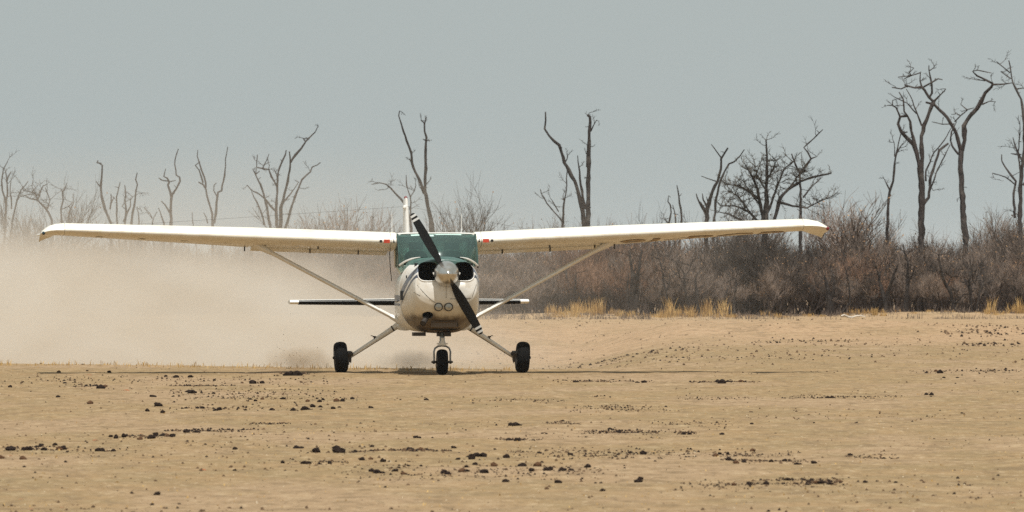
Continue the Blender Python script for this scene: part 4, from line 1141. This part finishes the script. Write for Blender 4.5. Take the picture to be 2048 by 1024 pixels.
D3 = [(65,573,45),(150,577,42),(172,580,34),(220,562,32),(240,556,30),(258,578,35),(322,548,25),(372,568,40),(345,574,30),(575,577,34),(600,580,30),(665,573,28),(135,628,35),(5,625,35),
 (648,503,25),(680,505,30),(725,502,30),(820,514,25),(885,505,40),(912,490,30),(955,492,34),(975,492,28),(1010,502,25),(1092,473,30),(1150,472,30),(925,325,35),(862,355,25),(952,367,25),(528,312,35),(888,272,25),(905,272,20),(1105,238,40),(1125,243,40),(590,213,40),(615,208,24),(340,272,30),(60,215,25),(1480,187,40),(1535,187,32),(1030,150,35),(1115,152,30),(970,150,20),
 (1690,138,50),(1702,130,26),(1740,141,46),(1465,290,25),(1495,298,18),(1535,292,20),(1655,285,30),(1800,298,28),(1870,300,26),(1890,290,24),(1970,298,35),(2005,298,25),(1262,344,28),(1285,342,26),(1395,338,20),(1437,346,15),(1590,342,30),(1715,348,30),(1785,345,35),(1830,335,28),(1875,333,30),(1950,340,25),(1985,335,20),(1090,340,20),(1155,338,26),(1185,338,26),
 (1580,432,20),(1375,572,28),(1735,562,30),(1760,566,24),(1850,583,38),(1985,580,58),(1968,570,32),(1655,660,22),(1780,660,34),(1805,658,30),(1870,662,20),(1930,660,22),(918,843,32),(1050,890,15),(345,127,25),(640,128,25),(510,122,14),(380,188,24),(1255,175,18),(1420,190,16),(1250,250,20)]
D4 = [(15,185,25),(72,165,25),(180,215,25),(505,178,25),(1025,324,36),(1000,320,30),(1050,328,20),(1303,308,20),(985,407,22),(1035,410,35),(1185,367,15),(1208,372,14),(1580,355,20),(1637,362,22),(445,392,24),(465,394,20),(187,432,25),(665,441,26),(90,468,25),(12,470,30),(380,466,30),(410,468,30),(470,465,30),(505,468,25),(535,466,25),(800,495,38),(835,495,36),(770,507,44),(690,510,25),(975,508,30),(1165,487,22),(1347,490,22),(1700,482,25),(1775,485,38),(130,515,32),(180,515,25),(250,528,30),(790,547,25),(900,557,35),(1065,555,40),(1155,558,38),(1450,557,35),(215,590,38),(185,588,30),(250,594,26),(322,588,30),(345,582,16),(372,596,28),(610,600,36),(632,605,30),(715,582,40),(742,590,26),(740,565,26),(845,598,40),(1208,582,34),(1230,580,26),(1120,596,30),(1300,585,35),(1352,587,30),(970,652,32),(1277,650,38),(1745,650,30),(1757,636,32),(1527,665,20),(1538,702,25),(1495,660,15),(1210,698,20),(265,692,15),(475,565,18),(1380,62,26),(1740,66,24),(1780,64,24)]
D5 = [(1555,8,44),(1530,6,22),(1475,12,20),(1578,42,18),(1657,42,14),(1475,145,28),(1505,147,30),(385,58,30),(275,68,40),(250,68,26),(310,66,22),(895,160,24),(920,160,22),(815,168,12),(645,167,11),(450,237,15),(450,323,15),(1063,316,18),(815,316,12),(50,372,26),(85,374,22),(275,376,26),(590,378,15),(455,467,25),(238,495,28),(262,492,24),(310,490,26),(315,525,28),(360,535,30),(405,532,26),(565,530,24),(645,527,22),(715,537,26),(735,540,18),(815,535,28),(1028,495,20),(1225,513,18),(735,477,13),(535,660,32),(660,645,30),(345,672,28),(435,663,26),(800,645,18),(830,655,30),(855,657,28),(910,660,26),(970,655,18),(1115,657,22),(1295,660,22),(1460,660,14),(780,662,22)]
cands = []
for lst, (ox, oy, sc_) in ((D3, K3), (D4, K4), (D5, K5)):
    for (a, b, w_) in lst:
        X, Yp = ox + a / sc_, oy + b / sc_; base = Yp + w_ / sc_ * .28
        Y_ = CAM_Z * FPX / (base - HOR); cands.append(((X - 1024) / FPX * Y_, Y_, w_ / sc_ / FPX * Y_, X, Yp))
uniq = {}
def near_lab(Xp, Yp, lab): uniq[(round(Xp), round(Yp))] = lab
big = sorted(cands, key=lambda q: -q[2])
LC = 'dark dry dung clod lying loose on the bare runway soil'
for i, (x, y_, w_, Xp, Yp) in enumerate(cands):
    me_ = CM[rs.randrange(6)] if rs.random() > .14 else CM[6 + rs.randrange(2)]
    o = link(bpy.data.objects.new('dung_clod', me_)); w_ *= rs.uniform(1.0, 1.2) * (1.15 if y_ < 90 else 1); h_ = w_ * rs.uniform(.55, .85)
    o.location = (x, y_, gzf(x, y_) + h_ * .2); o.scale = (w_, w_ * rs.uniform(.7, 1.3), h_); o.rotation_euler = (0, 0, rs.uniform(0, 6.28))
    lab, grp = LC, 'dark dung clods scattered on the runway'
    if me_ in CM[6:]: lab, grp = 'reddish brown crumbly clod lying on the bare runway soil', 'brown clods scattered on the runway'
    if abs(Xp - 678) < 3 and abs(Yp - 898) < 4: lab, grp = 'biggest dark clod of the foreground, squat, at the left end of a dark streak', None
    elif abs(Xp - 1281) < 4 and Yp > 955 and Yp < 965 and w_ > .08: lab, grp = LC, grp
    elif abs(Xp - 313.7) < 2 and abs(Yp - 988) < 3: lab, grp = 'lone dark clod nearest the bottom edge on the left of the frame', None
    elif abs(Xp - 1853) < 3 and abs(Yp - 789) < 3: lab, grp = 'left one of two touching dark clods alone on the right of the runway', None
    elif abs(Xp - 1863) < 3 and abs(Yp - 790) < 3: lab, grp = 'right one of two touching dark clods alone on the right of the runway', None
    if grp is None: o.data = CM[i % 6]
    tag(o, lab, 'clod', grp)
# russet dry leaves lying on the soil
def leafmesh(s_):
    m = MB(); N = 7
    top = [(-.5 + i / (N - 1), .17 * math.sin(math.pi * i / (N - 1)) + .01, .10 * math.sin(math.pi * i / (N - 1)) * (1.6 if s_ else .9)) for i in range(N)]
    bot = [(p_[0], -p_[1], p_[2] * .5) for p_ in top]; mid = [(p_[0], 0, p_[2] * .4 + .01) for p_ in top]
    for A_, B_ in ((top, mid), (mid, bot)):
        for o_ in (0, .012):
            b0 = len(m.v); m.v += [(p_[0], p_[1], p_[2] + o_) for p_ in A_ + B_]
            for i in range(N - 1): m.f.append((b0 + i, b0 + i + 1, b0 + N + i + 1, b0 + N + i)); m.m.append(0)
    me_ = bpy.data.meshes.new('leaf'); me_.from_pydata(m.v, [], m.f); me_.materials.append(M['dryleaf']); return me_
LM = [leafmesh(0), leafmesh(1)]
for (a, b, w_, K, lab) in ((560, 525, 40, K3, 'russet curled leaf lying beside the dark clods on the left'), (125, 868, 32, K3, 'small dark red leaf near the bottom left corner'), (178, 920, 38, K3, 'flat orange leaf lowest at the bottom left'),
                           (1185, 692, 50, K3, 'tan curled leaf alone in the left foreground'), (1560, 757, 22, K3, 'tiny red brown leaf left of centre in the foreground'), (1510, 757, 16, K3, 'tiniest red brown leaf left of centre, beside a slightly bigger one'),
                           (1135, 822, 56, K5, 'arched red leaf at the bottom edge right of centre'), (1985, 778, 34, K5, 'dark red leaf near the bottom right corner'), (735, 237, 50, K3, 'brown tattered leaf in the left middle ground'), (820, 476, 22, K3, 'small brown leaf above the row of dark clods'),
                           (60, 610, 26, K3, 'small red brown leaf at the left edge above a dark clod'), (520, 149, 40, K3, 'ochre leaf near the left crest of the runway'), (365, 917, 34, K3, 'pale orange leaf at the bottom edge on the left')):
    X, Yp = K[0] + a / K[2], K[1] + b / K[2]; Y_ = CAM_Z * FPX / (Yp + 2 - HOR); w2 = w_ / K[2] / FPX * Y_ * 1.1
    o = link(bpy.data.objects.new('dry_leaf', LM[rs.randrange(2)])); xx = (X - 1024) / FPX * Y_; o.location = (xx, Y_, gzf(xx, Y_) + .003); o.scale = (w2, w2 * 1.3, w2 * .9); o.rotation_euler = (0, 0, rs.uniform(-.6, .6)); tag(o, lab, 'leaf')
# crumbs: too many and small to count
def crumbs(name, spots, mat, label):
    tv = np.array([(1, 0, 0), (-.4, .85, 0), (-.5, -.8, 0), (.05, .05, .9), (.6, .6, .35), (-.7, 0, .5)], float)
    tf = np.array([(0, 4, 3), (4, 1, 3), (1, 5, 3), (5, 2, 3), (2, 0, 3), (0, 1, 4), (1, 2, 5)])
    n = len(spots); S = np.array(spots); a = rng.uniform(0, 6.28, n); V = np.empty((n, 6, 3))
    jit = rng.uniform(.75, 1.3, (n, 6)); ca, sa = np.cos(a)[:, None], np.sin(a)[:, None]
    tx, ty_, tz = tv[:, 0][None] * jit, tv[:, 1][None] * jit, tv[:, 2][None] * jit
    r_ = (S[:, 2] / 2)[:, None]
    V[:, :, 0] = (tx * ca - ty_ * sa) * r_ + S[:, 0][:, None]; V[:, :, 1] = (tx * sa + ty_ * ca) * r_ + S[:, 1][:, None]
    z0 = gz(S[:, 0], S[:, 1]); V[:, :, 2] = tz * r_ * 1.15 + z0[:, None] - .002
    F = (tf[None] + (np.arange(n) * 6)[:, None, None]).reshape(-1, 3)
    me_ = bpy.data.meshes.new(name); V = V.reshape(-1, 3)
    me_.vertices.add(len(V)); me_.vertices.foreach_set('co', V.astype(np.float32).ravel()); me_.loops.add(F.size); me_.loops.foreach_set('vertex_index', F.astype(np.int32).ravel())
    me_.polygons.add(len(F)); me_.polygons.foreach_set('loop_start', np.arange(0, F.size, 3, dtype=np.int32)); me_.update(calc_edges=True); me_.materials.append(mat)
    return tag(link(bpy.data.objects.new(name, me_)), label, 'soil crumbs', kind='stuff')
# streaks seen in the photograph: (x0, x1, row, spread in rows, count, size in cm)
STR = [(215, 345, 873, 2, 60, 2.4), (330, 500, 862, 1.2, 150, 2.0), (500, 580, 848, 1.2, 60, 1.8), (700, 900, 903, 1.5, 240, 2.2), (1170, 1320, 866, 1.8, 220, 2.0), (1350, 1400, 867, 2, 60, 2), (980, 1085, 880, 1.5, 90, 1.8),
       (1090, 1165, 850, 2, 80, 1.8), (1010, 1400, 908, 9, 380, 1.8), (1140, 1340, 818, 6, 240, 2.0), (1560, 1810, 795, 2.5, 170, 1.9), (1350, 1505, 797, 3, 80, 1.8), (1380, 1520, 763, 1.8, 150, 2.4), (1120, 1300, 762, 1.5, 120, 2.4), (1500, 1700, 965, 5, 230, 1.6),
       (1400, 1600, 908, 5, 190, 1.6), (1440, 1610, 921, 2, 120, 1.8), (1690, 1800, 914, 4, 70, 1.6), (680, 1250, 945, 14, 420, 1.5), (1360, 1510, 970, 9, 150, 1.4), (340, 700, 790, 14, 360, 2.2), (320, 640, 817, 3, 120, 2.0), (0, 240, 897, 5, 140, 1.8),
       (140, 210, 772, 2, 60, 2.6), (330, 470, 771, 2, 120, 2.6), (560, 620, 748, 1.5, 90, 2.8), (0, 700, 760, 8, 300, 2.4), (600, 700, 925, 3, 60, 1.4), (1180, 1230, 795, 3, 20, 2), (980, 1130, 803, 3, 90, 1.8), (1600, 1680, 964, 3, 120, 1.7), (1850, 2048, 742, 3, 120, 2.6),
       (1300, 1480, 852, 8, 120, 1.6), (1050, 1400, 870, 8, 120, 1.5), (1040, 1400, 697, 3, 90, 4), (1500, 1700, 683, 3, 60, 4), (1880, 2048, 672, 3, 80, 5), (1100, 1700, 715, 6, 140, 3), (1890, 2048, 690, 4, 60, 4)]
sp, sp2 = [], []
for (x, y_, w_, _a, _b) in cands:
    for _ in range(rs.randrange(3, 12)):
        sp.append((x + rs.gauss(0, w_ * 1.6), y_ + rs.gauss(0, w_ * 2), w_ * rs.uniform(.06, .32)))
for (x0, x1, rw, sd_, n, cm_) in STR:
    for _ in range(int(n * 1.5)):
        rw_ = rw + rs.gauss(0, sd_ * .6); Xp = rs.uniform(x0, x1) if rs.random() < .5 else rs.gauss((x0 + x1) / 2, (x1 - x0) / 4)
        Y_ = CAM_Z * FPX / (rw_ - HOR); s_ = cm_ / 100 * (.4 + rs.random() ** 2 * 1.3) * 1.1
        (sp if rs.random() < .6 else sp2).append(((Xp - 1024) / FPX * Y_, Y_, s_))
for _ in range(30000):
    Y_ = 1.0 / rs.uniform(1 / 215, 1 / 52); hw = Y_ * 1024 / FPX + .8; x = rs.uniform(-hw, hw)
    dn = float(vnoise(np.array([x]), np.array([Y_ * .4]), 1.6, 20)[0])
    if dn ** 2.2 > rs.uniform(.02, .9): (sp if rs.random() < .25 else sp2).append((x, Y_, (.006 + .030 * rs.random() ** 4) * (1 if Y_ < 130 else 1.8)))
for _ in range(2600):
    Y_ = rs.uniform(140, 236); hw = Y_ * 1024 / FPX + .8; x = rs.uniform(-1.0, hw)
    if float(vnoise(np.array([x * .6]), np.array([Y_ * .12]), 1.0, 61)[0]) > rs.uniform(.3, .9): sp2.append((x, Y_, .02 + .05 * rs.random() ** 3))
crumbs('soil_crumbs', sp, M['clod'], 'dark dung crumbs strewn in streaks over the runway')
crumbs('brown_soil_crumbs', sp2, M['crumb'], 'small brown soil crumbs strewn over the runway')
sp3 = []
for _ in range(1500):
    Y_ = 1.0 / rs.uniform(1 / 160, 1 / 52); hw = Y_ * 1024 / FPX + .8; sp3.append((rs.uniform(-hw, hw), Y_, .004 + .010 * rs.random() ** 3))
crumbs('pale_grit', sp3, simple('pale_grit', (.55, .47, .34), .9), 'pale specks of grit on the runway')
# bleached fallen branch at the foot of the thicket
m = MB(); P = [px(x, y_, 232) for x, y_ in ((1682, 641), (1688, 639), (1696, 641), (1704, 640), (1712, 642), (1722, 641), (1732, 643))]
o_ = P[0].copy(); o_.z = gzf(o_.x, o_.y); P = [Vector((p_.x - o_.x, (i % 3) * .06, .05 + .03 * math.sin(i * 1.7))) for i, p_ in enumerate(P)]
m.tube(P, [.03, .035, .03, .028, .022, .016, .008], 7, jit=.15)
fb = m.build('fallen_branch', M['log']); fb.location = o_; tag(fb, 'bleached fallen branch lying at the foot of the thicket', 'branch')
# thrown soil above the wheel track
m = MB()
for _ in range(46):
    X, Yp = rs.gauss(578, 22), 740 - abs(rs.gauss(0, 38)); p_ = px(X, Yp, 122.6 + rs.uniform(-.4, .6)); s_ = rs.uniform(.003, .010)
    m.box(p_, (s_, s_, s_), Matrix.Rotation(rs.uniform(0, 3), 3, 'X'))
tag(m.build('flying_grit', M['crumb'], smooth=False), 'grit thrown up beside the wheel track', 'grit', kind='stuff')

# ------------------------------------------------------------------ dust and haze
def volbox(name, lo, hi, mat, label, cat):
    m = MB(); m.box(((lo[0] + hi[0]) / 2, (lo[1] + hi[1]) / 2, (lo[2] + hi[2]) / 2), (hi[0] - lo[0], hi[1] - lo[1], hi[2] - lo[2]))
    return tag(m.build(name, mat, smooth=False), label, cat, kind='stuff')
t = NT('blown_dust'); c = t.coord(); sx = t.n('ShaderNodeSeparateXYZ'); t.l(c, sx.inputs[0]); X, Yc, Z = sx.outputs
cr = t.math('ADD', 124.6, t.ramp(X, -.5, -7.5, 0, 6.0))                 # the cloud starts behind the wheels and the crest
front = t.ramp(t.math('SUBTRACT', Yc, cr), t.math('MULTIPLY', t.math('SUBTRACT', t.noise(t.coord(), 1.1, 3), .35), 3.0), 4.5)
back = t.ramp(Yc, 196, 168)
nA = t.noise(t.coord((.55, .35, .8)), .9, 3, .55, .8); nB = t.noise(t.coord((1, .7, 1)), 2.0, 4, .6)
nz = t.math('ADD', t.math('MULTIPLY', nA, .7), t.math('MULTIPLY', nB, .3))
top = t.math('ADD', t.math('MINIMUM', t.math('MULTIPLY_ADD', X, -.075, .86), t.math('MULTIPLY_ADD', X, -.27, -.04)), t.math('MULTIPLY', t.math('SUBTRACT', nz, .5), 3.4))
vert = t.ramp(t.math('SUBTRACT', Z, top), .75, -1.1)
side = t.ramp(X, 3.8, -4.2); side = t.math('POWER', side, 2.2)
thin = t.math('MULTIPLY', t.ramp(t.math('SUBTRACT', Z, t.math('MULTIPLY', nz, 1.4)), 3.4, .6), t.ramp(X, 2.5, -7.0, .001, .013))
dens = t.math('MULTIPLY', t.math('MULTIPLY', side, vert), t.ramp(nz, .40, .62, .008, .15))
dens = t.math('MULTIPLY', t.math('ADD', dens, thin), t.math('MULTIPLY', front, back))
pv = t.n('ShaderNodeVolumePrincipled'); nC = t.noise(t.coord((.45, .3, .7)), .8, 3, .6, 1.0)
t.l(t.mix(t.ramp(nC, .38, .62), (.865, .825, .755), (.72, .64, .53)), pv.inputs['Color']); pv.inputs['Anisotropy'].default_value = 0.0
t.l(dens, pv.inputs['Density']); t.l(pv.outputs[0], t.out.inputs['Volume'])
volbox('dust_cloud', (-26, 124.0, -.6), (4.4, 197, 4.6), t.m, 'tan dust cloud rolling out behind the aircraft to the left', 'dust')
def puff(c_, r_, col, dn, label):
    t = NT('dust_puff'); c2 = t.coord(which='Generated'); gr_ = t.n('ShaderNodeVectorMath', operation='SUBTRACT'); t.l(c2, gr_.inputs[0]); gr_.inputs[1].default_value = (.5, .5, .5)
    ln = t.n('ShaderNodeVectorMath', operation='LENGTH'); t.l(gr_.outputs[0], ln.inputs[0])
    nz_ = t.noise(t.coord(), 5.0, 4, .6)
    d_ = t.math('MULTIPLY', t.ramp(t.math('ADD', ln.outputs['Value'], t.math('MULTIPLY', nz_, .45)), .60, .25), dn)
    pv = t.n('ShaderNodeVolumePrincipled'); pv.inputs['Color'].default_value = (*col, 1); t.l(d_, pv.inputs['Density']); t.l(pv.outputs[0], t.out.inputs['Volume'])
    volbox('dust_puff', [c_[i] - r_[i] for i in range(3)], [c_[i] + r_[i] for i in range(3)], t.m, label, 'dust')
p1 = px(600, 738, 122.3); puff((p1.x, p1.y, .16), (.85, .7, .32), (.50, .36, .21), 1.5, 'brown puff of dust kicked up beside the left main wheel')
p2 = px(825, 738, 121.6); puff((p2.x, p2.y, .15), (.8, .6, .30), (.30, .26, .22), 1.3, 'grey brown puff of dust low beside the nose wheel')
t = NT('haze_air'); pv = t.n('ShaderNodeVolumePrincipled'); pv.inputs['Color'].default_value = (.88, .92, .95, 1); pv.inputs['Density'].default_value = .00007
t.l(pv.outputs[0], t.out.inputs['Volume'])
volbox('haze', (-2600, -500, -2.5), (2600, 5100, 14), t.m, 'thin grey haze in the air over the whole dirt strip', 'haze')
